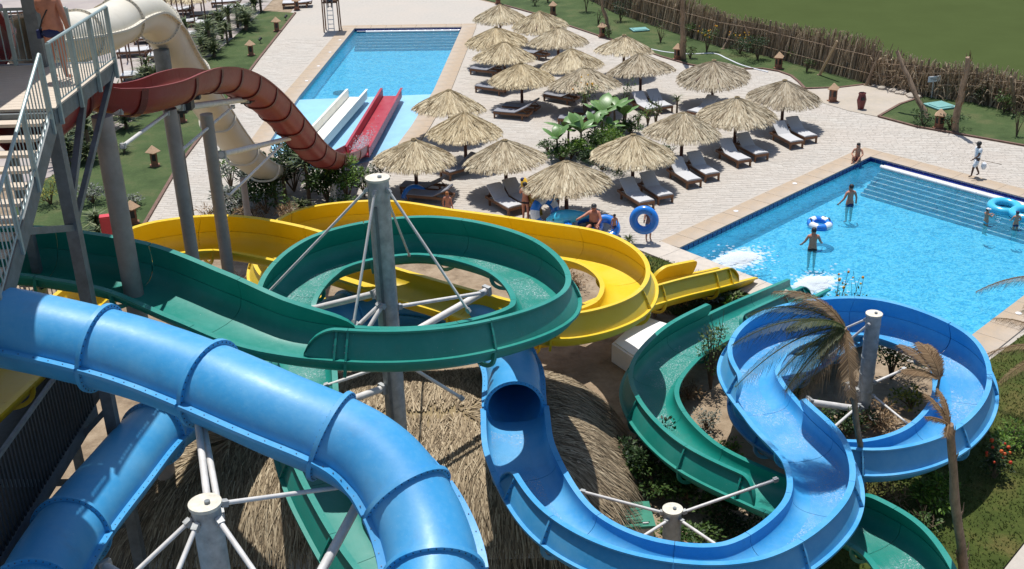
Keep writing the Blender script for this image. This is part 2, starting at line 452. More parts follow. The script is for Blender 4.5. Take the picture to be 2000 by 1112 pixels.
def water_mat(name, tint, body, body_amt, s1, s2, st):
    """surface of clear pool water: ripples, sky reflection, tinted see-through and a little scattered blue"""
    m = bpy.data.materials.new(name); m.use_nodes = True; nt = m.node_tree
    nt.nodes.clear()
    out = nt.nodes.new('ShaderNodeOutputMaterial')
    tr = nt.nodes.new('ShaderNodeBsdfTransparent')
    df = nt.nodes.new('ShaderNodeBsdfDiffuse'); df.inputs[0].default_value = (*body, 1)
    gl = nt.nodes.new('ShaderNodeBsdfGlossy'); gl.inputs['Roughness'].default_value = 0.06
    fr = nt.nodes.new('ShaderNodeFresnel'); fr.inputs['IOR'].default_value = 1.33
    n1 = noise(nt, s1, 3, 0.55, dist=1.2); n2 = noise(nt, s2, 3, 0.6, dist=0.8)
    ad = nt.nodes.new('ShaderNodeMath'); ad.operation = 'MULTIPLY_ADD'; ad.inputs[1].default_value = 0.6
    nt.links.new(n2, ad.inputs[0]); nt.links.new(n1, ad.inputs[2])
    # caustic light pattern painted into the see-through tint with noise
    w1 = noise(nt, s1 * 1.5, 3, 0.55, dist=2.6)
    lo = [tint[0] * .50, tint[1] * .72, tint[2] * .85]; hi = (1, 1, 1)
    nt.links.new(ramp(nt, w1, [(0.40, lo), (0.465, tint), (0.50, hi), (0.53, hi), (0.56, tint), (0.64, lo)]), tr.inputs[0])
    b = nt.nodes.new('ShaderNodeBump'); b.inputs['Strength'].default_value = st; b.inputs['Distance'].default_value = 0.42
    nt.links.new(ad.outputs[0], b.inputs['Height'])
    b2 = nt.nodes.new('ShaderNodeBump'); b2.inputs['Strength'].default_value = 0.5; b2.inputs['Distance'].default_value = 0.06
    nt.links.new(ad.outputs[0], b2.inputs['Height'])
    nt.links.new(b.outputs[0], df.inputs['Normal']); nt.links.new(b2.outputs[0], gl.inputs['Normal']); nt.links.new(b2.outputs[0], fr.inputs['Normal'])
    m1 = nt.nodes.new('ShaderNodeMixShader'); m1.inputs[0].default_value = body_amt
    nt.links.new(tr.outputs[0], m1.inputs[1]); nt.links.new(df.outputs[0], m1.inputs[2])
    m2 = nt.nodes.new('ShaderNodeMixShader')
    nt.links.new(fr.outputs[0], m2.inputs[0]); nt.links.new(m1.outputs[0], m2.inputs[1]); nt.links.new(gl.outputs[0], m2.inputs[2])
    nt.links.new(m2.outputs[0], out.inputs['Surface'])
    return m
MAT['water'] = water_mat('pool water', (0.74, 0.93, 0.98), (0.05, 0.44, 0.68), 0.34, 1.3, 3.6, 1.0)
def film_mat():
    m = bpy.data.materials.new('running water film'); m.use_nodes = True; nt = m.node_tree; nt.nodes.clear()
    out = nt.nodes.new('ShaderNodeOutputMaterial')
    tr = nt.nodes.new('ShaderNodeBsdfTransparent'); tr.inputs[0].default_value = (1, 1, 1, 1)
    gl = nt.nodes.new('ShaderNodeBsdfGlossy'); gl.inputs['Roughness'].default_value = 0.2
    df = nt.nodes.new('ShaderNodeBsdfDiffuse'); df.inputs[0].default_value = (0.75, 0.85, 0.9, 1)
    f = noise(nt, 26, 4, 0.7, dist=1.5)
    b = nt.nodes.new('ShaderNodeBump'); b.inputs['Strength'].default_value = 1.0; b.inputs['Distance'].default_value = 0.05
    nt.links.new(f, b.inputs['Height'])
    for s in (gl,): nt.links.new(b.outputs[0], s.inputs['Normal'])
    m1 = nt.nodes.new('ShaderNodeMixShader'); m1.inputs[0].default_value = 0.05
    nt.links.new(tr.outputs[0], m1.inputs[1]); nt.links.new(gl.outputs[0], m1.inputs[2])
    big = noise(nt, 1.0, 3, 0.5)
    mu = nt.nodes.new('ShaderNodeMath'); mu.operation = 'MULTIPLY'
    fo = ramp(nt, f, [(0.54, (0, 0, 0)), (0.64, (.75, .75, .75))])  # sparkle on the film, painted as white diffuse spots
    nt.links.new(fo, mu.inputs[0]); nt.links.new(ramp(nt, big, [(0.40, (0, 0, 0)), (0.56, (1, 1, 1))]), mu.inputs[1])
    m2 = nt.nodes.new('ShaderNodeMixShader'); nt.links.new(mu.outputs[0], m2.inputs[0])
    nt.links.new(m1.outputs[0], m2.inputs[1]); nt.links.new(df.outputs[0], m2.inputs[2])
    nt.links.new(m2.outputs[0], out.inputs['Surface'])
    return m
MAT['film'] = film_mat()
def foam_mat():
    m = bpy.data.materials.new('white water foam'); m.use_nodes = True; nt = m.node_tree; nt.nodes.clear()
    out = nt.nodes.new('ShaderNodeOutputMaterial')
    tr = nt.nodes.new('ShaderNodeBsdfTransparent'); df = nt.nodes.new('ShaderNodeBsdfDiffuse'); df.inputs[0].default_value = (0.80, 0.86, 0.90, 1)
    mx = nt.nodes.new('ShaderNodeMixShader'); mx.inputs[0].default_value = 0.30
    nt.links.new(tr.outputs[0], mx.inputs[1]); nt.links.new(df.outputs[0], mx.inputs[2]); nt.links.new(mx.outputs[0], out.inputs['Surface'])
    return m
MAT['foam'] = foam_mat()

# pool outlines (metres)
A = Vector((6.33, 39.74, 0)); B = Vector((16.58, 49.79, 0)); D = Vector((13.41, 30.96, 0)); Cc = B + D - A
main_pool = xy([A, D, Cc, B])
far_pool = [(-10.6, 80.8), (-3.0, 80.3), (-4.15, 63.4), (-4.95, 56.5), (-5.4, 53.6), (-6.4, 51.4), (-8.0, 50.2), (-9.8, 50.4), (-11.1, 51.9), (-11.85, 54.5), (-11.7, 63.0)]

ground_loop = [(-220, -60), (220, -60), (220, 420), (-220, 420)]
g = flat_poly('ground', [ground_loop, main_pool, far_pool], -0.02, MAT['soil'])
deck_loop = xy([(-14.95, 37.78, 0.00), (-12.89, 39.48, 0.00), (-9.25, 44.23, 0.00), (-5.00, 44.19, 0.00), (-0.36, 39.57, 0.00), (5.26, 39.67, 0.00)])
p0 = A + (A - B).normalized() * 1.25
deck_loop += [(p0.x, p0.y), (D + (D - Cc).normalized() * .1 + (A - B).normalized() * 1.25)[:2], (D + (A - B).normalized() * 1.2 + (D - A).normalized() * 2.0)[:2],
              (Cc + (D - A).normalized() * 2.6 + (Cc - D).normalized() * .4)[:2], (70, 26), (70, 66)]
deck_loop += xy([(25.87, 49.56, 0.00), (24.02, 50.71, 0.00), (21.49, 52.95, 0.00), (20.13, 54.09, 0.00), (18.82, 55.99, 0.00), (20.69, 58.17, 0.00), (22.15, 59.31, 0.00), (21.00, 60.89, 0.00), (20.01, 62.29, 0.00), (18.45, 61.80, 0.00), (16.46, 61.80, 0.00),
                 (16.50, 63.12, 0.00), (16.39, 64.50, 0.00), (15.90, 65.63, 0.00), (15.15, 66.32, 0.00), (12.46, 66.50, 0.00), (10.99, 67.79, 0.00), (9.59, 70.03, 0.00), (8.16, 72.98, 0.00), (6.72, 75.38, 0.00), (4.42, 79.67, 0.00), (2.41, 83.81, 0.00), (0.01, 87.57, 0.00), (-1.98, 90.30, 0.00), (-5.18, 94.70, 0.00)])
deck_loop += [(-6, 125), (-18, 125)] + xy([(-16.18, 87.89, 0.00), (-15.90, 72.21, 0.00), (-15.73, 60.85, 0.00), (-15.62, 51.33, 0.00), (-14.97, 42.15, 0.00)])
deck = flat_poly('paved_deck', [deck_loop, main_pool, far_pool], 0.0, MAT['paving'])

# loose-laid slabs of the deck: rows of uneven stone with recessed joints
near = []; rest = MB()
pool_keep = [[(A + (A - B).normalized() * 1.3 + (A - D).normalized() * 1.0)[:2], (B + (B - A).normalized() * 1.0 + (A - D).normalized() * 1.0)[:2], (Cc + (B - A).normalized() * 1.0 + (D - A).normalized() * 1.0)[:2], (D + (A - B).normalized() * 1.3 + (D - A).normalized())[:2]],
             [(-11.7, 81.9), (-1.8, 81.9), (-3.1, 63.4), (-3.9, 56), (-4.4, 53), (-6, 50.3), (-8, 49.1), (-10.2, 49.3), (-12.1, 51), (-12.95, 54.5), (-12.75, 63)]]
yrow = 34.0
while yrow < 78:
    hgt = random.uniform(0.16, 0.30) * (1 + max(0, yrow - 50) * 0.02)
    x = -18 + random.random()
    while x < 30:
        wd = random.uniform(0.16, 0.62) * (1 + max(0, yrow - 50) * 0.02)
        cx, cy = x + wd / 2, yrow + hgt / 2 + 0.10 * math.sin(x * 0.45 + 1)
        cor = [(cx - wd / 2, cy - hgt / 2), (cx + wd / 2, cy - hgt / 2), (cx + wd / 2, cy + hgt / 2), (cx - wd / 2, cy + hgt / 2)]
        if all(inside(c, deck_loop) for c in cor) and not any(inside(c, pk) for pk in pool_keep for c in cor):
            z1 = 0.006 + random.random() * 0.003; gp = random.uniform(.0005, .0035)
            q = [(cx - wd / 2 + gp + random.uniform(0, .025), cy - hgt / 2 + gp + random.uniform(0, .02)), (cx + wd / 2 - gp, cy - hgt / 2 + gp + random.uniform(0, .025)),
                 (cx + wd / 2 - gp - random.uniform(0, .025), cy + hgt / 2 - gp), (cx - wd / 2 + gp, cy + hgt / 2 - gp - random.uniform(0, .025))]
            if len(near) < 300 and cx > -3 and cx < 12 and yrow > 36.5:
                mb = MB(); mb.prism(q, 0.002, z1); near.append(mb.build('paving_stone', MAT['paving'], deck))
            else: rest.prism(q, 0.002, z1)
        x += wd
    yrow += hgt
o = rest.build('paving_stones', MAT['paving'], deck); o['kind'] = 'stuff'

# sandy wedge, terrace with loungers, field beyond the fence
flat_poly('sand_path', [xy([(16.47, 61.58, 0.00), (18.42, 61.70, 0.00), (19.98, 62.19, 0.00), (21.02, 60.78, 0.00), (22.10, 59.32, 0.00), (20.60, 58.08, 0.00), (18.87, 56.08, 0.00), (17.73, 57.21, 0.00), (16.62, 59.08, 0.00)])], 0.024, MAT['sand'])
flat_poly('terrace', [xy([(-18.50, 88.21, 0.00), (-18.77, 78.90, 0.00), (-19.19, 71.65, 0.00), (-19.25, 63.28, 0.00), (-20.31, 57.22, 0.00), (-21.18, 50.35, 0.00), (-25.00, 45.74, 0.00), (-52.69, 79.17, 0.00)]) + [(-110, 100), (-60, 150), (-18.5, 125)]], 0.004, MAT['terrace'])
flat_poly('field', [xy([(5.51, 91.76, 0.00), (12.02, 78.02, 0.00), (16.49, 71.12, 0.00), (20.74, 63.79, 0.00), (22.69, 60.92, 0.00), (24.93, 59.43, 0.00), (28.16, 54.54, 0.00)]) + [(200, 40), (200, 400), (12, 400), (11, 130)]], 0.0, MAT['field'])

# lawns
def lawn(px, mat, z=0.03, kerb=None):
    o = flat_poly('lawn', [px], z, mat)
    return o
lawn_left = xy([(-15.85, 87.07, 0.00), (-15.80, 72.20, -0.00), (-15.64, 60.84, 0.00), (-15.55, 51.33, 0.00), (-14.93, 42.15, 0.00), (-14.86, 37.78, 0.00), (-17.91, 37.98, 0.00), (-21.43, 46.69, 0.00), (-21.18, 50.35, 0.00), (-20.31, 57.22, 0.00), (-19.25, 63.28, 0.00), (-19.19, 71.65, 0.00), (-18.77, 78.90, 0.00), (-18.50, 88.21, 0.00)])
lawn(lawn_left, MAT['grass'])
lawn_far = xy([(-1.86, 90.71, 0.00), (0.01, 87.97, 0.00), (2.43, 84.17, 0.00), (4.44, 80.01, 0.00), (6.75, 75.68, 0.00), (8.19, 73.27, 0.00), (9.62, 70.30, -0.00), (11.03, 68.04, 0.00), (12.50, 66.74, 0.00), (15.20, 66.56, 0.00), (15.95, 65.86, 0.00), (16.44, 64.73, 0.00), (16.55, 63.34, 0.00), (16.54, 61.90, 0.00), (18.48, 61.91, 0.00), (20.04, 62.40, 0.00), (20.74, 63.79, 0.00), (16.49, 71.12, 0.00), (12.02, 78.02, 0.00), (5.51, 91.76, 0.00), (0.72, 99.02, 0.00)])
lawn(lawn_far, MAT['grass'])
lawn_right = xy([(18.87, 56.08, 0.00), (20.16, 54.18, 0.00), (21.52, 53.03, 0.00), (24.05, 50.79, 0.00), (25.90, 49.63, 0.00), (30.33, 49.16, 0.00), (31.52, 51.36, 0.00), (26.68, 57.08, 0.00), (24.93, 59.43, 0.00), (22.22, 59.51, 0.00), (20.63, 58.17, 0.00)])
lawn(lawn_right, MAT['grass'])
lawn_near = xy([(8.96, 24.55, 0.00), (11.91, 27.71, 0.00), (14.29, 30.28, 0.00), (17.85, 33.59, 0.00)]) + [(30, 30), (22, 20), (14.2, 19.2)] + xy([(12.06, 21.90, 0.00), (11.00, 20.77, 0.00), (9.74, 19.29, 0.00), (5.83, 18.65, 0.00), (5.97, 22.33, 0.00)])
lawn(lawn_near, MAT['grass_dry'])
lawn_strip = xy([(5.05, 39.19, 0.00), (6.38, 38.15, 0.00), (7.72, 36.27, 0.00), (9.20, 34.14, 0.00), (8.13, 32.34, 0.00), (6.64, 33.16, 0.00), (4.49, 34.83, 0.00)])
lawn(lawn_strip, MAT['grass_dry'])
flat_poly('path', [xy([(12.02, 21.82, 0.00), (11.04, 20.77, 0.00), (9.79, 19.28, 0.00)]) + [(12, 14), (22, 14), (22, 19.6), (14.3, 19.0)]], 0.02, MAT['paving'])
# grass blades on the near lawn
def tufts(poly, n, h, seed, name='grass_tufts'):
    rnd = random.Random(seed); mb = MB()
    xs = [p[0] for p in poly]; ys = [p[1] for p in poly]
    while n > 0:
        x = rnd.uniform(min(xs), max(xs)); y = rnd.uniform(min(ys), max(ys))
        if not inside((x, y), poly): continue
        n -= 1
        for k in range(3):
            a = rnd.random() * 6.28; w = 0.008 + rnd.random() * .006; hh = h * rnd.uniform(.5, 1.3)
            dx, dy = math.cos(a) * w, math.sin(a) * w; lx, ly = rnd.uniform(-.05, .05), rnd.uniform(-.05, .05)
            mb.add([(x - dx, y - dy, .03), (x + dx, y + dy, .03), (x + lx, y + ly, .03 + hh)], [(0, 1, 2)])
    o = mb.build(name, MAT['grass_blade']); o['kind'] = 'stuff'; return o
tufts(lawn_near, 26000, 0.06, 3, 'grass')
tufts(lawn_strip, 3500, 0.07, 4, 'grass')

def edging(name, pts, w, h, mat):
    mb = MB()
    for a, b in zip(pts[:-1], pts[1:]):
        mb.beam((a[0], a[1], h / 2), (b[0], b[1], h / 2), w, h)
    o = mb.build(name, mat); o['kind'] = 'structure'; return o
edging('lawn_edging', [(-15.77, 87.06, 0.00), (-15.76, 72.20, 0.00), (-15.62, 60.84, 0.00), (-15.52, 51.32, 0.00), (-14.91, 42.15, 0.00)], 0.14, 0.09, MAT['kerb'])
edging('lawn_edging', [(0.01, 87.77, 0.00), (2.42, 83.99, 0.00), (4.43, 79.84, 0.00), (6.73, 75.53, 0.00), (8.17, 73.12, 0.00), (9.60, 70.17, 0.00), (11.01, 67.91, 0.00), (12.48, 66.62, 0.00), (15.17, 66.44, 0.00), (15.93, 65.74, 0.00), (16.41, 64.62, 0.00), (16.52, 63.23, 0.00), (16.52, 61.79, 0.00), (18.45, 61.80, 0.00), (20.01, 62.29, 0.00)], 0.14, 0.07, MAT['kerb'])
edging('lawn_edging', [(22.18, 59.41, 0.00), (20.63, 58.17, 0.00), (18.87, 56.08, 0.00), (20.16, 54.18, 0.00), (21.52, 53.03, 0.00), (24.05, 50.79, 0.00), (25.90, 49.63, 0.00)], 0.14, 0.08, MAT['kerb'])

# ---- pools
def wall_strip(name, loop, z0, z1, mat):
    n = len(loop); mb = MB()
    vs = [(p[0], p[1], z) for z in (z0, z1) for p in loop]
    mb.add(vs, [(i, (i + 1) % n, n + (i + 1) % n, n + i) for i in range(n)])
    o = mb.build(name, mat); o['kind'] = 'structure'; return o
WL = -0.17
pw = wall_strip('pool_wall', main_pool, -1.0, 0.0, MAT['grout'])
flat_poly('pool_floor', [main_pool], -1.0, MAT['pool_floor'])
flat_poly('pool_water', [main_pool], WL, MAT['water'])
fw = wall_strip('pool_wall', far_pool, -1.0, 0.0, MAT['grout'])
deep = [far_pool[0], far_pool[1], far_pool[2], far_pool[10]]
flat_poly('pool_floor', [deep], -1.0, MAT['pool_floor'])
flat_poly('pool_water', [deep], WL, MAT['water'])
shallow = far_pool[2:]
flat_poly('pool_apron', [shallow], -0.14, MAT['apron'])
mb = MB(); mb.add([(*far_pool[2], -1.0), (*far_pool[10], -1.0), (*far_pool[10], -0.14), (*far_pool[2], -0.14)], [(0, 1, 2, 3)])
mb.build('pool_apron_face', MAT['pool_floor'])['kind'] = 'structure'

tile_me = MB().box((0, 0, 0), (0.27, 0.03, 0.27)).mesh('tile', MAT['tile_navy'])
liner_me = None
def tile_band(p, q, inward, parent, z=-0.15, step=0.3):
    p = Vector((p[0], p[1], 0)); q = Vector((q[0], q[1], 0)); L = (q - p).length; d = (q - p).normalized()
    n = int(L / step)
    for i in range(n):
        c = p + d * ((i + .5) * L / n) + Vector((inward[0], inward[1], 0)) * 0.012
        obj_from_mesh('tile', tile_me, parent, (c.x, c.y, z), (0, 0, math.atan2(d.y, d.x)))
nAB = (D - A).normalized(); nBC = (A - B).normalized()
tile_band(A, B, nAB, pw); tile_band(B, Cc, nBC, pw)
tile_band(far_pool[0], far_pool[1], (0, -1), fw)
def lower_wall(p, q, inward):
    mb = MB(); a = Vector(p[:2]).to_3d(); b = Vector(q[:2]).to_3d(); o = Vector((inward[0], inward[1], 0)) * 0.02
    a += o; b += o
    mb.add([(a.x, a.y, -.99), (b.x, b.y, -.99), (b.x, b.y, -.29), (a.x, a.y, -.29)], [(0, 1, 2, 3)])
    mb.build('pool_lining', MAT['pool_floor'])['kind'] = 'structure'
lower_wall(A, B, nAB); lower_wall(B, Cc, nBC); lower_wall(Cc, D, -nAB); lower_wall(D, A, -nBC)
lower_wall(far_pool[10], far_pool[0], (1, 0)); lower_wall(far_pool[0], far_pool[1], (0, -1)); lower_wall(far_pool[1], far_pool[2], (-1, 0))

def pool_steps(p, q, inward, n, trd, rise, inset):
    p = Vector((p[0], p[1], 0)); q = Vector((q[0], q[1], 0)); d = (q - p).normalized(); p = p + d * inset; q = q - d * 0.1
    inw = Vector((inward[0], inward[1], 0)).normalized()
    st = MB(); root = None
    for k in range(n):
        z = -0.09 - rise * k
        c0 = p + inw * (0.03 + trd * k); c1 = q + inw * (0.03 + trd * k)
        m1 = (c0 + c1) / 2 + inw * (trd / 2)
        rot = Matrix((d, inw, Vector((0, 0, 1)))).transposed()
        st.box((m1.x, m1.y, z - (0.99 + z) / 2 - 0.0), ((c1 - c0).length, trd, 0.99 + z), rot)
    o = st.build('pool_steps', MAT['tile_navy']); o['kind'] = 'structure'
    for k in range(n):
        z = -0.09 - rise * k
        c0 = p + inw * (0.03 + trd * (k + 1)); c1 = q + inw * (0.03 + trd * (k + 1)); m1 = (c0 + c1) / 2 - inw * .02
        rot = Matrix((d, inw, Vector((0, 0, 1)))).transposed()
        MB().box((m1.x, m1.y, z + 0.004), ((c1 - c0).length, 0.075, 0.024), rot).build('step_nosing', MAT['nosing'], o)
pool_steps(B, Cc, nBC, 8, 0.27, 0.112, 0.9)
pool_steps(far_pool[0], far_pool[1], (0, -1), 7, 0.36, 0.125, 0.2)

slab_me = {}
def coping(p, q, outward, mat, parent_name, w=0.95, L0=1.05):
    p = Vector((p[0], p[1], 0)); q = Vector((q[0], q[1], 0)); L = (q - p).length; d = (q - p).normalized(); n = max(1, round(L / L0)); s = L / n
    key = (round(s, 3), w, mat.name)
    base = MB().box((0, 0, 0), (1.0, 0.5, 0.02)).mesh('coping_base', MAT['grout'])
    root = None
    out = Vector((outward[0], outward[1], 0)).normalized()
    ctr = (p + q) / 2 + out * (w / 2)
    o = MB().box((0, 0, 0.004), (L, w, 0.02)).build(parent_name, MAT['grout'])
    o.location = ctr; o.rotation_euler = (0, 0, math.atan2(d.y, d.x)); o['kind'] = 'structure'
    me = MB().prism([(-s / 2 + .006, -w / 2 + .0), (s / 2 - .006, -w / 2), (s / 2 - .006, w / 2), (-s / 2 + .006, w / 2)], 0.016, 0.05).mesh('coping_slab', mat)
    for i in range(n):
        obj_from_mesh('coping_slab', me, o, (-L / 2 + (i + .5) * s, 0, random.uniform(-.002, .002)))
e1 = (B - A).normalized()
coping(A - e1 * 0.0, B, (A - D), MAT['coping'], 'pool_coping')
coping(B - nAB * .95, Cc, (B - A), MAT['coping'], 'pool_coping')
coping(A - nAB * .95, D, (A - B), MAT['coping_pale'], 'pool_coping', 1.2)
coping(D - e1 * 1.2, Cc + e1 * .95, (D - A), MAT['coping'], 'pool_coping', 1.0)
fl = far_pool
coping((fl[0][0] - 1.0, fl[0][1] + 0.05), (fl[1][0] + 1.0, fl[1][1]), (0, 1), MAT['coping'], 'pool_coping', 1.0)
for a, b in ((1, 2), (2, 3), (3, 4)): coping(fl[a], fl[b], (1, 0.05), MAT['coping'], 'pool_coping', 1.0)
for a, b in ((10, 0), (9, 10), (8, 9)): coping(fl[a], fl[b], (-1, 0.05), MAT['coping'], 'pool_coping', 1.0)

# white float pipes along the steps
def float_pipe(p, q, inward, lab):
    p = Vector((p[0], p[1], 0)); q = Vector((q[0], q[1], 0)); iw = Vector((inward[0], inward[1], 0)).normalized(); d = (q - p).normalized()
    a = p + d * 0.9 + iw * 0.5; b = q - d * 0.2 + iw * 0.5
    a.z = b.z = -0.12
    t = thing('float_pipe', lab, 'float line', (a + b) / 2)
    MB().cyl(a, b, 0.10, n=10).build('pipe', MAT['white_paint'], t, True, world=True)
    mb = MB()
    for i in range(12):
        c = a.lerp(b, i / 11); mb.cyl(c - d * .03, c + d * .03, 0.112, n=10)
    o_c = mb.build('collar', MAT['ring_white'], t, True, world=True); o_c['kind'] = 'stuff'
float_pipe(B, Cc, nBC, 'white floating pipe along the top step of the large pool')
float_pipe(far_pool[0], far_pool[1], (0, -1), 'white floating pipe along the far end of the lane slide pool')

# foam where the flumes empty
def foam(name, c, rx, ry, n, label, hz=0.14, ang=0.0):
    rnd = random.Random(int(c[0] * 100)); mb = MB()
    for i in range(n):
        r = abs(rnd.gauss(0, .62)); a = rnd.random() * 6.28
        x, y = r * math.cos(a) * rx, r * math.sin(a) * ry
        x, y = x * math.cos(ang) - y * math.sin(ang), x * math.sin(ang) + y * math.cos(ang)
        s = rnd.uniform(.02, .11) * (1.35 - min(1, r))
        mb.ball((c[0] + x, c[1] + y, c[2] + rnd.random() * hz * max(0, 1 - r)), (s * 1.8, s * 1.8, s * .3), 8, 4)
    o = mb.build(name, MAT['foam'], None, True, 80); o['kind'] = 'stuff'; return o
foam('foam', (8.46, 38.96, -0.17), 1.25, 0.8, 1100, '', .14, .7)
foam('foam', (10.70, 36.62, -0.17), 1.15, 0.7, 950, '', .14, .7)

# ================================================================== FLUMES
class Flume:
    def __init__(self, name, label, cat, pts, mat, jmat=None, joint=2.6, w=0.68, d=0.42, R=0.65):
        self.P, self.wp = catmull(pts, 0.08)
        self.S = [0.0]
        for a, b in zip(self.P[:-1], self.P[1:]): self.S.append(self.S[-1] + (b - a).length)
        self.L = self.S[-1]; self.w = w; self.d = d; self.R = R
        self.mat = mat; self.jmat = jmat or mat
        lo = pts[0]
        self.root = thing(name, label, cat, (lo[0], lo[1], 0))
        n = max(1, round(self.L / joint)); self.J = [self.L * i / n for i in range(n + 1)]
        self.bolts = MB(); self.jo, self.jw, self.ju = .11, .03, .06
    def s_of(self, u):
        k = int(min(max(u, 0), len(self.wp) - 1.0001)); f = u - k
        return self.S[self.wp[k]] * (1 - f) + self.S[self.wp[k + 1]] * f
    def at(self, s):
        s = min(max(s, 0), self.L); lo, hi = 0, len(self.S) - 1
        while hi - lo > 1:
            m = (lo + hi) // 2
            if self.S[m] <= s: lo = m
            else: hi = m
        f = (s - self.S[lo]) / max(1e-6, self.S[hi] - self.S[lo])
        p = self.P[lo].lerp(self.P[hi], f)
        a = max(0, lo - 3); b = min(len(self.P) - 1, hi + 3)
        t = (self.P[b] - self.P[a]).normalized()
        side = t.cross(Vector((0, 0, 1))).normalized()
        return p, t, side, side.cross(t)
    def samples(self, s0, s1, step=0.14, rounds=0):
        n = max(2, int((s1 - s0) / step)); out = [s0 + (s1 - s0) * i / n for i in range(n + 1)]
        if rounds:
            for k in range(1, 12):
                x = rounds * (1 - math.cos(k / 12 * PI / 2))
                out += [s0 + x, s1 - x]
        return sorted(out)
    def sweep(self, mb, ss, prof):
        n = None; b = len(mb.v)
        for s in ss:
            p, t, sd, u = self.at(s); pr = prof(s); n = len(pr)
            mb.v.extend([tuple(p + sd * x + u * z) for x, z in pr])
        k = len(ss)
        for i in range(k - 1):
            for j in range(n):
                j2 = (j + 1) % n
                mb.f.append((b + i * n + j, b + (i + 1) * n + j, b + (i + 1) * n + j2, b + i * n + j2)); mb.m.append(0)
        mb.f.append(tuple(b + j for j in range(n))); mb.f.append(tuple(b + (k - 1) * n + j for j in range(n - 1, -1, -1))); mb.m += [0, 0]
    def cuts(self, s0, s1):
        c = [s0] + [j for j in self.J if s0 + .5 < j < s1 - .5] + [s1]
        return list(zip(c[:-1], c[1:]))
    def inner(self, off=0.0, n=14):
        out = []
        w, d = self.w + off, self.d + off
        for i in range(n + 1):
            a = PI + PI * i / n; c, s = math.cos(a), math.sin(a)
            out.append((w * math.copysign(abs(c) ** .72, c), -d * abs(s) ** .72))
        return out
    def trough(self, u0, u1, lip=0.13, zlo=None):
        s0, s1 = self.s_of(u0), self.s_of(u1); w = self.w
        inn = self.inner(); outr = list(reversed(self.inner(0.03)))
        prof = [(-w - lip, 0)] + inn + [(w + lip, 0), (w + lip, -.055), (w + .04, -.045)] + outr[1:-1] + [(-w - .04, -.045), (-w - lip, -.055)]
        for a, b in self.cuts(s0, s1):
            mb = MB(); self.sweep(mb, self.samples(a + .006, b - .006), lambda s: prof)
            mb.build('trough_section', self.mat, self.root, True, world=True)
            if b < s1 - .1: self.under_joint(b)
    def under_joint(self, s):
        p, t, sd, u = self.at(s); a = self.inner(0.03); b = self.inner(self.jo); mb = MB()
        vs = []
        for o in (-self.jw, self.jw):
            vs += [p + t * o + sd * x + u * (z - self.ju) for x, z in a] + [p + t * o + sd * x + u * (z - self.ju) for x, z in b]
        n = len(a); fs = []
        for i in range(n - 1):
            fs += [(i, i + 1, n + i + 1, n + i), (2 * n + i, 3 * n + i, 3 * n + i + 1, 2 * n + i + 1), (n + i, n + i + 1, 3 * n + i + 1, 3 * n + i), (i, 2 * n + i, 2 * n + i + 1, i + 1)]
        mb.add(vs, fs); mb.build('joint_flange', self.jmat, self.root, False, world=True)
    def wall(self, side, u0, u1, h=0.55, r0=0.5, r1=0.5, lean=-0.25, ribs=True, label=None):
        s0, s1 = self.s_of(u0), self.s_of(u1); w = self.w
        def hh(s):
            k = 1.0
            if r0 and s - s0 < r0: k = min(k, math.sqrt(max(0.0, 1 - (1 - (s - s0) / r0) ** 2)))
            if r1 and s1 - s < r1: k = min(k, math.sqrt(max(0.0, 1 - (1 - (s1 - s) / r1) ** 2)))
            return max(.035, h * k)
        def prof(s):
            q = hh(s); x0 = w + .012; x1 = x0 + lean * q / h
            e = min(.13, .04 + q * .4)
            pr = [(x0, .004), ((x0 + x1) / 2 + .018 * q / h, q * .5), (x1, q), (x1 + e, q + .012), (x1 + e, q - .03), (x1 + .03, q - .03), ((x0 + x1) / 2 + .048, q * .5), (x0 + .03, .004)]
            pr = [(side * x, z) for x, z in pr]
            return pr if side < 0 else pr
        for a, b in self.cuts(s0, s1):
            mb = MB(); ss = self.samples(a + (.005 if a > s0 else 0), b - (.005 if b < s1 else 0))
            if r0 and a == s0: ss += [s0 + r0 * (1 - math.cos(k / 12 * PI / 2)) for k in range(1, 12)]
            if r1 and b == s1: ss += [s1 - r1 * (1 - math.cos(k / 12 * PI / 2)) for k in range(1, 12)]
            ss = sorted(set(round(x, 4) for x in ss if a <= x <= b))
            self.sweep(mb, ss, prof)
            mb.build('side_wall', self.mat, self.root, True, world=True)
        if ribs:
            js = [j for j in self.J if s0 + .4 < j < s1 - .4]
            if r0: js.append(s0 + r0 * .95)
            if r1: js.append(s1 - r1 * .95)
            for j in js:
                q = hh(j); p, t, sd, u = self.at(j); x0 = w + .012; x1 = x0 + lean
                poly = [(x0 + .03, .008), (w + .12, .008), (x0 + .115 + lean * .5, q * .5), (x1 + .115, q - .035), (x1 + .03, q - .035), ((x0 + x1) / 2 + .044, q * .5)]
                mb = MB(); k = len(poly)
                vs = [p + t * o + sd * (side * x) + u * z for o in (-.022, .022) for x, z in poly]
                mb.add(vs, [(i, (i + 1) % k, k + (i + 1) % k, k + i) for i in range(k)] + [tuple(range(k)), tuple(range(2 * k - 1, k - 1, -1))])
                mb.build('wall_rib', self.jmat, self.root, False, world=True)
                for z in (.14, .26, .38):
                    c = p + sd * (side * (x0 + .085 + lean * z / h)) + u * z
                    self.bolts.cyl(c - t * .04, c + t * .04, .012, n=6)
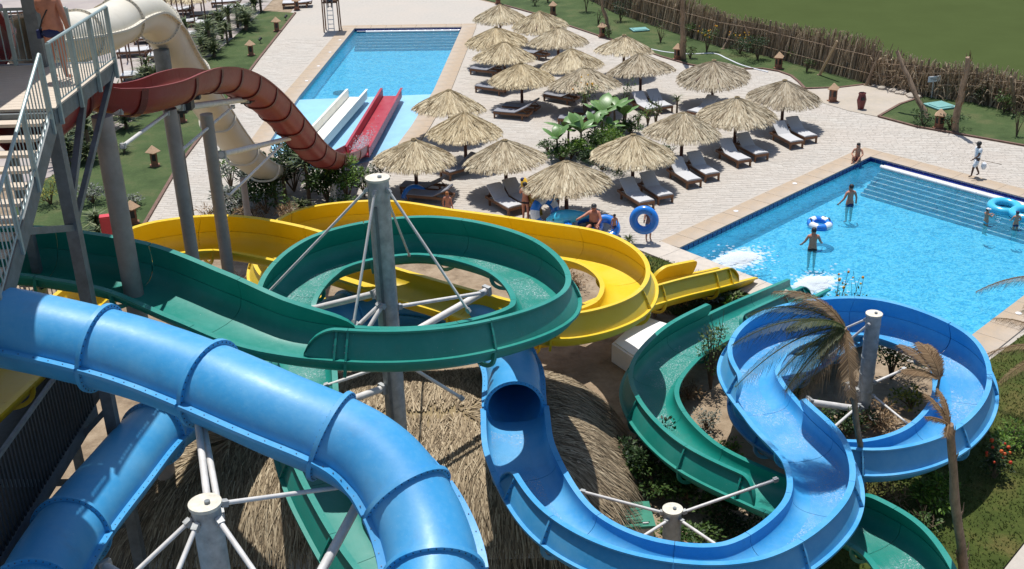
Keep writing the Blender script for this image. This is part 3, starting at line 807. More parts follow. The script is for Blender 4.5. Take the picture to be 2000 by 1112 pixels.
    def tube(self, u0, u1, flange=True, jt=0.10):
        s0, s1 = self.s_of(u0), self.s_of(u1); R = self.R; n = 36
        ring = lambda r: [(r * math.cos(2 * PI * i / n), r * math.sin(2 * PI * i / n)) for i in range(n)]
        ro, ri = ring(R), ring(R - .03)
        cs = self.cuts(s0, s1)
        for a, b in cs:
            ss = self.samples(a + .006, b - .006, .14); mb = MB(); vs = []
            for s in ss:
                p, t, sd, u = self.at(s)
                vs += [p + sd * x + u * z for x, z in ro] + [p + sd * x + u * z for x, z in ri]
            fs = []; k = len(ss)
            for i in range(k - 1):
                for j in range(n):
                    j2 = (j + 1) % n; o = i * 2 * n; q = (i + 1) * 2 * n
                    fs += [(o + j, o + j2, q + j2, q + j), (o + n + j, q + n + j, q + n + j2, o + n + j2)]
            for o in (0, (k - 1) * 2 * n):
                for j in range(n):
                    j2 = (j + 1) % n
                    f = (o + j, o + n + j, o + n + j2, o + j2)
                    fs.append(f if o == 0 else tuple(reversed(f)))
            mb.add(vs, fs); mb.build('tube_section', self.mat, self.root, True, world=True)
            if flange:
                for sg in (-1, 1):
                    mb = MB(); self.sweep(mb, self.samples(a + .03, b - .03), lambda s: [(sg * (R - .01), .03), (sg * (R + .12), .03), (sg * (R + .12), -.03), (sg * (R - .01), -.03)])
                    mb.build('seam_flange', self.mat, self.root, True, world=True)
                    k = int((b - a) / .22)
                    for i in range(1, k):
                        p, t, sd, u = self.at(a + (b - a) * i / k); c = p + sd * (sg * (R + .07))
                        self.bolts.cyl(c - u * .04, c + u * .04, .010, n=6)
        for s in [c[0] for c in cs] + [s1]:
            p, t, sd, u = self.at(s); mb = MB(); vs = []
            for o in (-.035, .035):
                for r in (R - .005, R + jt): vs += [p + t * o + sd * (r * math.cos(2 * PI * i / n)) + u * (r * math.sin(2 * PI * i / n)) for i in range(n)]
            fs = []
            for i in range(n):
                j = (i + 1) % n
                fs += [(i, n + i, n + j, j), (2 * n + i, 2 * n + j, 3 * n + j, 3 * n + i), (n + i, 3 * n + i, 3 * n + j, n + j)]
            mb.add(vs, fs); mb.build('joint_flange', self.jmat, self.root, True, 30, world=True)
            for i in range(40):
                a = 2 * PI * (i + .5) / 40; c = p + sd * ((R + jt * .55) * math.cos(a)) + u * ((R + jt * .55) * math.sin(a))
                self.bolts.cyl(c - t * .046, c + t * .046, .011, n=6)
    def stream(self, u0, u1, hw=0.5, off=0.0):
        s0, s1 = self.s_of(u0), self.s_of(u1); mb = MB(); vs = []; ss = self.samples(s0, s1, .2)
        pts = [(x, z) for x, z in self.inner(-.008, 20) if abs(x - off) < hw]
        for s in ss:
            p, t, sd, u = self.at(s); vs += [p + sd * x + u * z for x, z in pts]
        n = len(pts); fs = [(i * n + j, i * n + j + 1, (i + 1) * n + j + 1, (i + 1) * n + j) for i in range(len(ss) - 1) for j in range(n - 1)]
        mb.add(vs, fs); mb.build('water_stream', MAT['film'], self.root, True, 180, world=True)
    def finish(self):
        if self.bolts.v:
            o = self.bolts.build('bolts', MAT['bolt'], self.root, world=True); o['kind'] = 'stuff'

# ---- blue: tube, loop out of the tower's foot, mouth, open flume, S bend, helix, pool
blue_pts = [(-10.6, 16.9, 9.15), (-8.74, 16.52, 9.00), (-7.89, 16.39, 8.90), (-5.78, 15.96, 8.50), (-3.71, 15.01, 8.10), (-2.08, 14.40, 7.50), (-1.37, 13.49, 6.90), (-1.21, 12.41, 6.50),
            (-1.9, 10.6, 6.2), (-3.8, 9.4, 5.9), (-6.0, 10.2, 5.6), (-7.3, 12.3, 5.3), (-7.79, 14.45, 5.00),
            (-7.93, 16.29, 4.80), (-7.77, 18.44, 4.60), (-7.59, 20.83, 4.25), (-6.75, 23.4, 3.85), (-5.46, 27.05, 3.35), (-3.25, 28.89, 3.18), (-1.29, 27.99, 3.15), (-0.12, 25.4, 3.14), (-0.02, 23.25, 3.13),
            (0.10, 21.44, 3.02), (0.98, 18.96, 2.88), (2.42, 17.77, 2.85), (4.29, 17.69, 2.75), (6.23, 19.45, 2.65), (6.75, 21.41, 2.55), (6.32, 23.57, 2.45),
            (6.13, 26.18, 2.35), (7.51, 28.38, 2.20), (10.24, 29.15, 2.05), (11.88, 27.53, 1.90), (11.62, 25.45, 1.75), (10.17, 23.68, 1.60), (8.52, 23.17, 1.50), (7.1, 24.0, 1.3), (6.45, 25.6, 1.15), (6.9, 27.6, 1.0), (8.8, 29.9, 0.8), (10.4, 31.7, 0.55), (11.9, 33.4, 0.25)]
fb = Flume('blue_slide', 'blue water slide that starts as a closed tube and ends in an open ring', 'water slide', blue_pts, MAT['blue'])
fb.J = [fb.s_of(x) for x in (0, 1.3, 2.62, 3.5, 4.55, 5.55, 6.6, 8, 9.4, 10.8, 12.1, 13.15, 14.9, 16.3, 17.5, 18.7, 20, 21)]
while fb.J[-1] < fb.L - 2.2: fb.J.append(fb.J[-1] + 2.3)
fb.tube(0, 21.0, jt=.08)
fb.trough(21.0, 41)
fb.wall(1, 22.35, 28.05, .55, .5, .5)
fb.wall(-1, 28.35, 37.6, .55, .5, .5)
fb.wall(1, 38.8, 40.4, .4, .4, .4)
fb.stream(21.3, 28.4, .46, .14); fb.stream(28.4, 40.9, .46, -.14)
fb.finish()

# ---- green
green_pts = [(-12.6, 21.6, 7.7), (-10.65, 22.63, 7.50), (-9.38, 22.67, 7.30), (-8.13, 22.44, 7.10), (-6.39, 21.43, 6.85), (-4.78, 20.60, 6.60), (-2.73, 20.56, 6.30), (-0.88, 21.18, 6.10), (0.69, 22.81, 5.90),
             (0.02, 25.98, 5.65), (-2.40, 27.90, 5.45), (-4.81, 27.52, 5.20), (-5.66, 25.59, 4.90), (-5.0, 23.6, 4.55), (-4.55, 21.2, 4.2), (-3.6, 18.6, 3.8), (-1.6, 15.6, 3.3), (1.8, 13.8, 2.8), (5.4, 14.3, 2.35), (7.5, 16.0, 2.1),
             (7.96, 18.92, 1.85), (7.50, 20.18, 1.70), (5.78, 21.92, 1.50), (4.25, 23.88, 1.40), (3.63, 26.83, 1.28), (4.65, 29.36, 1.15), (6.67, 31.80, 0.90), (9.13, 34.38, 0.55), (10.3, 35.9, 0.2)]
fg = Flume('green_slide', 'green open water slide that circles the tall central mast', 'water slide', green_pts, MAT['green'])
fg.J = [fg.s_of(x) for x in (0, 1.5, 3.0, 4.2, 5.7, 7.05, 8.2)]
while fg.J[-1] < fg.L - 2.2: fg.J.append(fg.J[-1] + 2.4)
fg.trough(0, 28)
fg.wall(-1, 0, 5.75, .52, 0, 4.4, lean=-.12, ribs=False)
fg.wall(1, 5.35, 13.5, .55, .55, .5)
fg.wall(1, 13.9, 17.0, .55, .5, .5); fg.wall(-1, 14.9, 17.2, .5, .5, .5)
fg.wall(1, 17.6, 21.25, .46, .5, .5)
fg.wall(-1, 21.95, 26.0, .55, .5, .5)
fg.wall(1, 25.9, 27.2, .4, .4, .4)
fg.stream(5.6, 13.6, .46, -.1); fg.stream(19, 21.5, .46, 0); fg.stream(23.4, 27.9, .46, 0)
fg.finish()

# ---- yellow
yel_pts = [(-10.1, 14.6, 7.0), (-10.15, 17.5, 6.5), (-10.25, 21.0, 5.95), (-10.3, 24.5, 5.6), (-9.67, 27.94, 5.40), (-9.03, 28.82, 5.25), (-7.93, 29.44, 5.05), (-6.22, 29.25, 4.80), (-4.46, 28.55, 4.50), (-2.18, 27.45, 4.20), (-0.22, 26.55, 3.98), (1.21, 26.07, 3.85), (2.75, 27.17, 3.70), (3.27, 29.30, 3.55),
           (2.56, 31.46, 3.40), (0.67, 32.91, 3.25), (-1.96, 34.62, 3.05), (-4.64, 36.25, 2.85), (-7.09, 36.12, 2.60), (-7.6, 33.2, 2.3), (-5.6, 30.6, 2.05), (-2.4, 29.6, 1.8), (1.2, 30.6, 1.5), (3.74, 32.86, 1.25), (5.23, 34.09, 1.05), (6.72, 35.34, 0.75), (8.01, 36.93, 0.25)]
fy = Flume('yellow_slide', 'yellow open water slide winding behind the green ring to the pool', 'water slide', yel_pts, MAT['yellow'])
fy.trough(0, 26)
fy.wall(-1, 3.3, 8.4, .55, .5, .5)
fy.wall(1, 10.6, 20.5, .55, .5, .5)
fy.wall(-1, 23.9, 25.0, .55, .5, .35, ribs=False)
fy.wall(1, 22.5, 25.35, .5, .5, .5)
fy.finish()

# ---- red open slide over the hump (half pipe), with its lane in the far pool
red_pts = [(-8.75, 19.95, 11.30), (-8.72, 21.2, 11.32), (-8.08, 23.29, 11.24), (-7.78, 23.55, 11.06), (-7.42, 24.02, 10.89), (-7.17, 25.09, 10.69), (-7.04, 26.65, 10.50), (-7.01, 28.28, 10.20), (-6.99, 30.39, 9.63), (-6.96, 32.69, 8.79), (-6.93, 35.27, 7.57), (-6.89, 38.19, 5.94), (-6.84, 41.66, 3.93), (-6.78, 44.63, 2.59), (-6.70, 48.30, 1.46), (-6.55, 51.9, 0.62)]
red_pts = red_pts[:2] + [(x - .6, y, z) for x, y, z in red_pts[2:]]
fr = Flume('red_slide', 'red half pipe slide with a hump running down to the far pool', 'water slide', red_pts, MAT['red'], MAT['red_joint'], joint=2.15, w=0.52, d=0.60)
fr.jo, fr.jw, fr.ju = .06, .09, .012
fr.trough(0, 15, lip=.06); fr.stream(12, 15, .4)
fr.finish()
# ---- cream tube slide beside it
wht_pts = [(-11.25, 27.0, 11.2), (-11.06, 31.78, 10.49), (-10.95, 33.56, 10.48), (-10.87, 35.02, 10.26), (-10.78, 36.30, 9.51), (-10.71, 37.12, 8.55), (-10.64, 38.07, 7.63), (-10.54, 39.66, 6.21), (-10.43, 41.34, 4.64), (-10.28, 43.52, 2.93), (-10.12, 46.29, 1.58), (-9.95, 48.9, 0.98), (-9.75, 51.2, 0.62)]
fwht = Flume('cream_slide', 'cream tube slide that opens into a trough above the far pool', 'water slide', wht_pts, MAT['cream'], joint=3.2, w=0.58, d=0.58, R=0.62)
fwht.tube(0, 6.0, jt=.07); fwht.trough(6.0, 12, lip=.07)
fwht.finish()
def lane(name, p, q, mat, lab, w=1.0):
    p = Vector(p); q = Vector(q); d = (q - p); d.z = 0; d.normalize(); s = Vector((d.y, -d.x, 0))
    t = thing(name, lab, 'slide lane', p)
    n = 4
    for k in range(n):
        a = p.lerp(q, k / n); b = p.lerp(q, (k + 1) / n); a = a + d * .004
        rot = Matrix((s, d, Vector((0, 0, 1)))).transposed(); m = (a + b) / 2; L = (b - a).length - .012
        MB().box(m + Vector((0, 0, -.30)), (w, L, .05), rot).build('lane_floor', mat, t, world=True)
        for sg in (-1, 1):
            mb = MB(); mb.box(m + s * (sg * (w / 2 + .025)) + Vector((0, 0, -.10)), (.05, L, .52), rot)
            mb.box(m + s * (sg * (w / 2 + .06)) + Vector((0, 0, .165)), (.13, L, .03), rot)
            mb.build('lane_side', mat, t, world=True)
    return t
lane('slide_lane', (-7.12, 51.65, 0.42), (-6.38, 62.23, 0.42), MAT['lane_red'], 'crimson run out lane lying in the far pool')
lane('slide_lane', (-9.72, 51.25, 0.42), (-8.29, 62.21, 0.42), MAT['white_lane'], 'white run out lane lying in the far pool')
rnd = random.Random(5); mb = MB()
for i in range(500):
    f = abs(rnd.gauss(0, .35)); y = 51.4 + f * 5; x = -7.1 + (y - 51.6) * .085 + rnd.gauss(0, .22)
    s = rnd.uniform(.015, .05); mb.ball((x, y, .25 + abs(rnd.gauss(0, .28)) * max(.2, 1 - f)), s, 5, 3)
o = mb.build('spray', MAT['foam'], None, True, 80); o['kind'] = 'stuff'

# ================================================================== SUPPORT COLUMNS
def column(name, label, base, top, r, mat, cap=True, braces=(), n=20, seam=False, cap_r=1.12):
    t = thing(name, label, 'support column', base)
    b = Vector(base); tp = Vector(top)
    MB().cyl(b, tp, r, r, n).build('shaft', mat, t, True, world=True)
    MB().cyl(b - Vector((0, 0, .02)), b + Vector((0, 0, .05)), r * 1.7, n=n).build('base_plate', mat, t, True, world=True)
    if cap:
        MB().cyl(tp, tp + Vector((0, 0, .05)), r * cap_r, n=28).build('cap', MAT['cap'], t, True, world=True)
        MB().cyl(tp + Vector((r * .2, -r * .1, .05)), tp + Vector((r * .2, -r * .1, .09)), r * .2, n=12).build('cap_plug', MAT['galv_dark'], t, True, world=True)
    if seam:
        MB().box(b.lerp(tp, .47) + Vector((-.06, -r - .012, 0)), (.06, .05, (tp - b).length * .94)).build('conduit', MAT['galv_dark'], t, world=True)
    for k, br in enumerate(braces):
        p, q, br_r, m = br; p = Vector(p); q = Vector(q)
        o = MB().cyl(p, q, br_r, n=10).build('brace', m, t, True, world=True)
        d = (q - p).normalized(); mb = MB()
        for e in (p + d * .07, q - d * .07):
            mb.box(e, (br_r * 2.6, br_r * 2.6, .10), d.to_track_quat('Z', 'Y').to_matrix())
        bo = mb.build('bracket', MAT['galv'], o); bo.location = -t.location
    return t
ST = MAT['strut']
cx, cy = -2.78, 22.9
column('support_column', 'tall galvanised mast in the middle of the green ring', (cx, cy, 0), (cx, cy, 9.0), 0.235, MAT['galv'], True, [
    ((cx - .2, cy - .1, 8.85), (-5.66, 23.20, 6.10), .030, ST), ((cx - .04, cy - .24, 8.85), (-3.35, 21.43, 6.30), .030, ST), ((cx + .2, cy - .15, 8.85), (-0.92, 22.07, 6.20), .030, ST), ((cx + .05, cy + .22, 8.8), (-2.63, 27.17, 5.40), .028, ST),
    ((cx - .2, cy, 6.35), (-5.26, 24.79, 5.00), .075, ST), ((cx - .1, cy - .2, 6.2), (-3.45, 22.43, 5.75), .05, ST), ((cx - .05, cy - .22, 6.2), (-3.22, 22.27, 5.70), .05, ST),
    ((cx + .2, cy, 6.0), (-0.67, 24.37, 5.60), .045, ST), ((cx + .15, cy - .15, 5.2), (-0.55, 24.78, 5.50), .085, ST),
    ((cx - .2, cy - .1, 4.0), (-3.93, 21.95, 4.10), .085, ST), ((cx + .2, cy - .1, 4.7), (-1.22, 23.38, 3.30), .04, ST), ((cx - .15, cy - .15, 4.6), (-4.30, 22.41, 4.30), .04, ST)], seam=True)
column('support_column', 'galvanised post with a round cap below the blue tube bend', (-4.32, 13.1, 0), (-4.32, 13.1, 7.75), 0.205, MAT['galv'], True, [
    ((-4.5, 13.0, 7.6), (-6.6, 11.2, 6.3), .035, ST), ((-4.4, 12.9, 7.6), (-5.1, 10.3, 6.2), .035, ST), ((-4.15, 13.2, 7.7), (-2.35, 14.6, 7.0), .035, ST), ((-4.15, 13.0, 7.6), (-2.4, 10.9, 6.6), .04, ST),
    ((-4.35, 13.3, 7.5), (-5.0, 15.5, 7.9), .055, ST), ((-4.2, 13.3, 7.4), (-4.9, 15.4, 7.8), .05, ST), ((-2.3, 14.6, 6.95), (-3.6, 11.9, 5.6), .075, ST), ((-4.5, 13.2, 5.4), (-7.2, 16.0, 4.5), .09, ST)])
column('support_column', 'squat post with a round cap inside the lower blue bend', (3.36, 20.5, 0), (3.36, 20.5, 2.05), 0.20, MAT['galv'], True, [
    ((3.2, 20.5, 1.98), (1.35, 20.75, 2.45), .035, ST), ((3.55, 20.5, 1.98), (5.75, 21.0, 2.45), .035, ST), ((3.25, 20.35, 1.9), (2.2, 19.2, 2.1), .035, ST), ((3.5, 20.35, 1.9), (4.3, 18.9, 2.1), .035, ST)])
column('support_column', 'pale post banded with thin wires in the middle of the blue ring', (9.66, 27.3, 0), (9.66, 27.3, 3.25), 0.20, MAT['galv'], True, [
    ((9.5, 27.3, 3.15), (8.45, 28.40, 1.90), .03, ST), ((9.5, 27.1, 3.1), (8.67, 27.79, 1.70), .035, ST), ((9.5, 27.2, .9), (9.28, 27.68, 0.90), .09, ST), ((9.5, 27.0, .5), (7.83, 26.49, 1.10), .10, ST), ((9.8, 27.2, 1.2), (10.78, 27.45, 1.50), .04, ST), ((9.8, 27.1, .9), (10.39, 24.85, 1.00), .03, ST), ((9.5, 27.1, .6), (8.25, 25.42, 0.90), .04, ST)])
c4 = [o for o in COL.objects if o.name.startswith('support_column')][-1]
mb = MB()
for k in range(6): mb.torus(Vector((0, 0, .5 + k * .5)), .203, .008, Matrix.Rotation(.12, 3, 'X'), 24, 5)
mb.build('band', MAT['galv'], c4, True)
# left row under the red slide
def red_support(label, x, y, r, mat, topz, arm0, arm, d0, d1):
    br = [(arm0, arm, .085, ST), (d0, d1, .04, ST)]
    return column('support_column', label, (x, y, 0), (x, y, topz), r, mat, False, br)
red_support('thick taupe column closest to the stair tower', -8.2, 22.5, 0.21, MAT['taupe'], 10.66, (-8.15, 23.23, 10.58), (-7.70, 26.30, 9.78), (-7.70, 21.92, 10.18), (-7.70, 25.27, 9.91))
red_support('grey column under the dip of the red slide', -7.7, 25.45, 0.155, MAT['taupe'], 9.95, (-7.70, 26.28, 9.73), (-7.62, 32.64, 8.18), (-7.70, 25.75, 8.83), (-7.65, 31.19, 8.38))
red_support('grey spotted column beside the silvery shrubs', -7.7, 28.45, 0.165, MAT['taupe'], 8.95, (-7.70, 29.36, 7.56), (-7.58, 39.03, 5.03), (-7.70, 29.51, 6.32), (-7.60, 36.87, 5.44))
column('support_column', 'thick steel column under the bend of the cream tube', (-10.8, 35.75, 0), (-10.8, 35.75, 9.0), 0.25, MAT['galv_dark'], False)
column('support_column', 'slim post with a saddle under the foot of the cream slide', (-10.35, 42.2, 0), (-10.35, 42.2, 2.45), 0.13, MAT['taupe'], False)
column('support_column', 'short white post under the foot of the red slide', (-7.45, 45.6, 0), (-7.45, 45.6, 1.1), 0.13, ST, False)
def saddle(x, y, z, par):
    mb = MB(); mb.box((x, y, z), (.5, .3, .25)); mb.box((x, y, z + .16), (.9, .16, .10)); mb.box((x, y, z - .14), (.3, .5, .06))
    return mb.build('saddle', MAT['bracket'], par, world=True)
for c, (x, y, z) in zip([o for o in COL.objects if o.name.startswith('support_column')][4:7], ((-7.70, 26.49, 9.77), (-7.62, 32.82, 8.22), (-7.58, 39.18, 5.10))): saddle(x, y, z, c)

# ================================================================== TOWER
TX = -8.06
tower = thing('slide_tower', 'steel slide tower with a boarded deck and long stairs on the left', 'tower', (-11.5, 21.0, 0))
GD, RL = MAT['galv_dark'], MAT['rail']
def tp(mb, name, mat, parent=tower, smooth=False):
    if parent is tower: return mb.build(name, mat, tower, smooth, world=True)
    o = mb.build(name, mat, None, smooth); o.parent = parent; o.location = (-tower.location.x, -tower.location.y, 0)
    return o
DZ = 11.6
n = 0
yb = 19.75
while yb < 23.1:
    MB().box((-10.9, yb + .088, DZ - .03), (5.6, .170, .05)).build('deck_board', MAT['boards'], tower, world=True); yb += .178
MB().box((TX + .02, 21.4, DZ - .14), (.10, 3.5, .30)).build('edge_beam', GD, tower, world=True)
MB().box((TX + .03, 21.4, DZ + .018), (.16, 3.5, .026)).build('edge_strip', MAT['boards'], tower, world=True)
MB().box((-10.9, 23.15, DZ - .12), (5.6, .12, .24)).build('edge_beam', GD, tower, world=True)
MB().box((-10.9, 19.70, DZ - .19), (5.6, .10, .24)).build('edge_beam', GD, tower, world=True)
slope = 0.615
def stair_z(y): return DZ - (19.7 - y) * slope
for k in range(19):
    y = 19.62 - (k + .5) * .30; z = DZ - (k + 1) * .30 * slope
    MB().box((-9.75, y, z), (3.25, .27, .055)).build('stair_tread', MAT['boards'], tower, world=True)
for x in (TX + .0, -11.45):
    MB().beam((x, 19.75, stair_z(19.75) - .22), (x, 13.9, stair_z(13.9) - .22), .09, .34).build('stringer', GD, tower, world=True)
def railing(name, pts, h=1.12, step=.135, posts=None, rail_r=.032, drop=.32, label=None):
    pts = [Vector(p) for p in pts]; mb = MB()
    mb.tube([p + Vector((0, 0, h)) for p in pts], rail_r, 8)
    root = tp(mb, 'railing', RL, tower, True)
    for a, b in zip(pts[:-1], pts[1:]):
        L = (Vector((b.x, b.y, 0)) - Vector((a.x, a.y, 0))).length; k = max(1, int(L / step))
        low = MB().cyl(a + Vector((0, 0, .10)), b + Vector((0, 0, .10)), .016, n=6); tp(low, 'bottom_rail', RL, root, True)
        for i in range(1, k):
            p = a.lerp(b, i / k)
            tp(MB().cyl(p + Vector((0, 0, .10)), p + Vector((0, 0, h - .02)), .0125, n=6, caps=False), 'baluster', RL, root, True)
        m = max(1, round(L / 1.15))
        for i in range(m + 1):
            p = a.lerp(b, i / m)
            tp(MB().box(p + Vector((0, 0, (h - drop) / 2)), (.065, .065, h + drop)), 'railing_post', RL, root)
    return root
railing('railing', [(TX + .11, 19.85, DZ), (TX + .11, 23.1, DZ)])
railing('railing', [(TX + .05, 19.55, stair_z(19.55)), (TX + .05, 14.0, stair_z(14.0))], h=1.10)
railing('railing', [(-13.6, 23.1, DZ), (-8.75, 23.1, DZ)])
for x, y, r in ((-8.15, 19.9, .15), (-9.3, 16.2, .13), (-11.5, 19.9, .15), (-11.5, 16.2, .15), (-13.4, 23.0, .15), (-10.4, 23.0, .12)):
    top = min(DZ - .25, stair_z(y) - .4 if y < 19.7 else DZ - .25)
    MB().box((x, y, top / 2), (r * 1.5, r * 1.5, top)).build('tower_column', GD, tower, world=True)
for p, q, w in (((-8.15, 19.9, 9.6), (-8.15, 21.6, 11.3), .12), ((-8.15, 19.8, 9.3), (-8.15, 17.9, 10.0), .12), ((-8.7, 16.2, 4.6), (-8.7, 21.9, 1.2), .10), ((-8.15, 19.9, 5.4), (-11.5, 19.9, 2.0), .10), ((-9.3, 16.2, 6.2), (-11.5, 16.2, 2.4), .10),
                ((-8.15, 19.9, 6.8), (-11.5, 19.9, 6.8), .12), ((-8.9, 15.5, 6.6), (-8.9, 20.2, 3.4), .14), ((-8.02, 23.0, 11.4), (-8.15, 20.0, 9.3), .1)):
    MB().beam(p, q, w, w).build('cross_brace', GD, tower, world=True)
# steel box column standing on the deck by the slide entrance
MB().box((-9.38, 22.98, DZ + 1.7), (.26, .26, 3.4)).build('deck_post', GD, tower, world=True)
# slatted side screen of the lower stair flight and its landing
MB().box((-14.2, 16.6, DZ - .05), (5.4, 6.4, .12)).build('shade_slab', MAT['boards'], tower, world=True)  # unseen deck extension, added to darken the foot of the tower
# landing half way down, behind its slats
MB().box((-11.6, 19.6, 5.0), (5.6, 10.2, .18)).build('landing_floor', MAT['bracket'], tower, world=True)
MB().box((-8.8, 17.6, 4.85), (.12, 6.2, .3)).build('edge_beam', GD, tower, world=True)
for k in range(44):
    MB().box((-8.76, 14.6 + k * .14, 5.75), (.03, .05, 1.5)).build('screen_slat', MAT['bracket'], tower, world=True)
MB().box((-8.76, 17.6, 6.52), (.07, 6.2, .07)).build('screen_rail', GD, tower, world=True)
MB().box((-13.3, 22.0, 15.6), (8.0, 10.5, .2)).build('roof', MAT['boards'], tower, world=True)  # unseen roof, added to shade the deck and the landing below
for x, y in ((-16.9, 17.2), (-16.9, 27.0), (-13.5, 27.0)): MB().box((x, y, 7.75), (.2, .2, 15.5)).build('tower_column', GD, tower, world=True)
# upper launch level, left of the picture: its floor shades the start of the tubes
MB().box((-12.35, 10.9, 15.1), (8.1, 11.0, .25)).build('upper_floor', MAT['boards'], tower, world=True)
MB().box((-11.9, 17.9, 15.1), (8.2, 2.0, .25)).build('upper_floor', MAT['boards'], tower, world=True)  # unseen strip of floor, added to shade the start of the blue tube
MB().box((0, -1.2, 15.1), (6.0, 5.4, .25)).build('upper_floor', MAT['boards'], tower, world=True)
MB().box((-6.0, 0.5, 15.08), (6.2, 3.0, .21)).build('upper_floor', MAT['boards'], tower, world=True)
for x, y in ((-15.5, 6.5), (-9.0, 6.5), (2.5, 1.2), (-2.6, -3.5)):
    MB().box((x, y, 7.5), (.24, .24, 14.95)).build('tower_column', GD, tower, world=True)
# entrance of a second red slide on the deck
q = Flume('red_slide_entrance', 'red slide entrance with an orange inner wall behind the deck railing', 'slide entrance', [(-10.7, 23.3, 12.1), (-11.1, 24.4, 12.05), (-12.3, 25.2, 11.95), (-14.0, 25.6, 11.7)], MAT['red'], MAT['red_joint'], joint=2.2, w=.58, d=.62)
q.trough(0, 3, lip=.06); q.wall(1, 0, 3, .5, .3, 0, ribs=False); q.wall(-1, 0, 3, .35, .3, 0, ribs=False)
# ground level gate of steel bars by the foot of the tower
gate = thing('bar_fence', 'dark steel bar fence at the foot of the stair tower', 'fence', (-13.6, 37.2, 0))
ga, gb = Vector((-18.5, 36.2, 0)), Vector((-13.0, 37.8, 0))
MB().cyl(ga + Vector((0, 0, 1.55)), gb + Vector((0, 0, 1.55)), .05, n=8).build('rail', GD, gate, True, world=True)
MB().cyl(ga + Vector((0, 0, .15)), gb + Vector((0, 0, .15)), .04, n=8).build('rail', GD, gate, True, world=True)
for k in range(41):
    p = ga.lerp(gb, k / 40); r = .05 if k % 10 == 0 else .022
    MB().cyl(p, p + Vector((0, 0, 1.58)), r, n=6).build('bar', GD, gate, True, world=True)
MB().cyl(ga + Vector((.2, -.3, .2)), gb + Vector((0, -.1, 1.4)), .03, n=6).build('hand_rope', GD, gate, True, world=True)

# ================================================================== THATCHED PUMP HOUSE
hut = thing('thatched_hut', 'low pump house with a broad thatched roof beneath the slides', 'hut', (-4.0, 24.4, 0))
hx0, hx1, hy0, hy1, EV = -9.6, 2.35, 20.9, 28.3, 1.12
def roof_h(x, y):
    rr = 2.2
    cx_ = min(max(x, hx0 + rr), hx1 - rr); cy_ = min(max(y, hy0 + rr), hy1 - rr)
    dc = math.hypot(x - cx_, y - cy_)
    if dc > 1e-6: d = rr - dc
    else: d = min(x - hx0, hx1 - x, y - hy0, hy1 - y)
    return d
def roof_rise(d): return 1.02 * (1 - math.exp(-d * 1.2)) + .02 * d if d > 0 else d * .9
def roof_pt(x, y): return EV + roof_rise(max(-.6, min(roof_h(x, y), 3.3))) + .04 * math.sin(x * 2.1) * math.cos(y * 1.7)
mb = MB(); NX, NY = 52, 34; idx = {}
for i in range(NX + 1):
    for j in range(NY + 1):
        x = hx0 + (hx1 - hx0) * i / NX; y = hy0 + (hy1 - hy0) * j / NY
        if roof_h(x, y) > -.02: idx[i, j] = len(mb.v); mb.v.append((x, y, roof_pt(x, y)))
for i in range(NX):
    for j in range(NY):
        k = [(i, j), (i + 1, j), (i + 1, j + 1), (i, j + 1)]
        if all(a in idx for a in k): mb.f.append(tuple(idx[a] for a in k)); mb.m.append(0)
mb.build('roof_underlay', MAT['thatch_base'], hut, True, 80, world=True)
rnd = random.Random(11); mb = MB()
def blade(mb, pts, w, nrm):
    vs = []; k = len(pts)
    for i, p in enumerate(pts):
        d = (pts[min(i + 1, k - 1)] - pts[max(0, i - 1)]).normalized(); s = d.cross(nrm).normalized()
        ww = w * (1 - .75 * i / (k - 1)); vs += [p - s * ww, p + s * ww]
    mb.add(vs, [(2 * i, 2 * i + 1, 2 * i + 3, 2 * i + 2) for i in range(k - 1)])
cnt = 0
while cnt < 15000:
    x = rnd.uniform(hx0, hx1); y = rnd.uniform(hy0, hy1); d = roof_h(x, y)
    if d < -.02: continue
    e = .06; g_ = Vector((roof_h(x + e, y) - roof_h(x - e, y), roof_h(x, y + e) - roof_h(x, y - e), 0)) / (2 * e)
    if g_.length < .2: continue
    g_ = -g_.normalized(); a = rnd.gauss(0, .22); g_ = Vector((g_.x * math.cos(a) - g_.y * math.sin(a), g_.x * math.sin(a) + g_.y * math.cos(a), 0))
    L = rnd.uniform(.5, 1.1); p0 = Vector((x, y, 0)); pts = []
    for k in range(4):
        f = k / 3; p = p0 + g_ * (L * f); dd = roof_h(p.x, p.y)
        z = roof_pt(p.x, p.y) if dd > -.02 else EV + .02 + dd * .55 - max(0, -dd) ** 2 * .9
        pts.append(Vector((p.x + rnd.gauss(0, .012), p.y + rnd.gauss(0, .012), z + .03 + rnd.random() * .05 + .05 * f * rnd.random())))
    blade(mb, pts, rnd.uniform(.010, .026), Vector((0, 0, 1))); cnt += 1
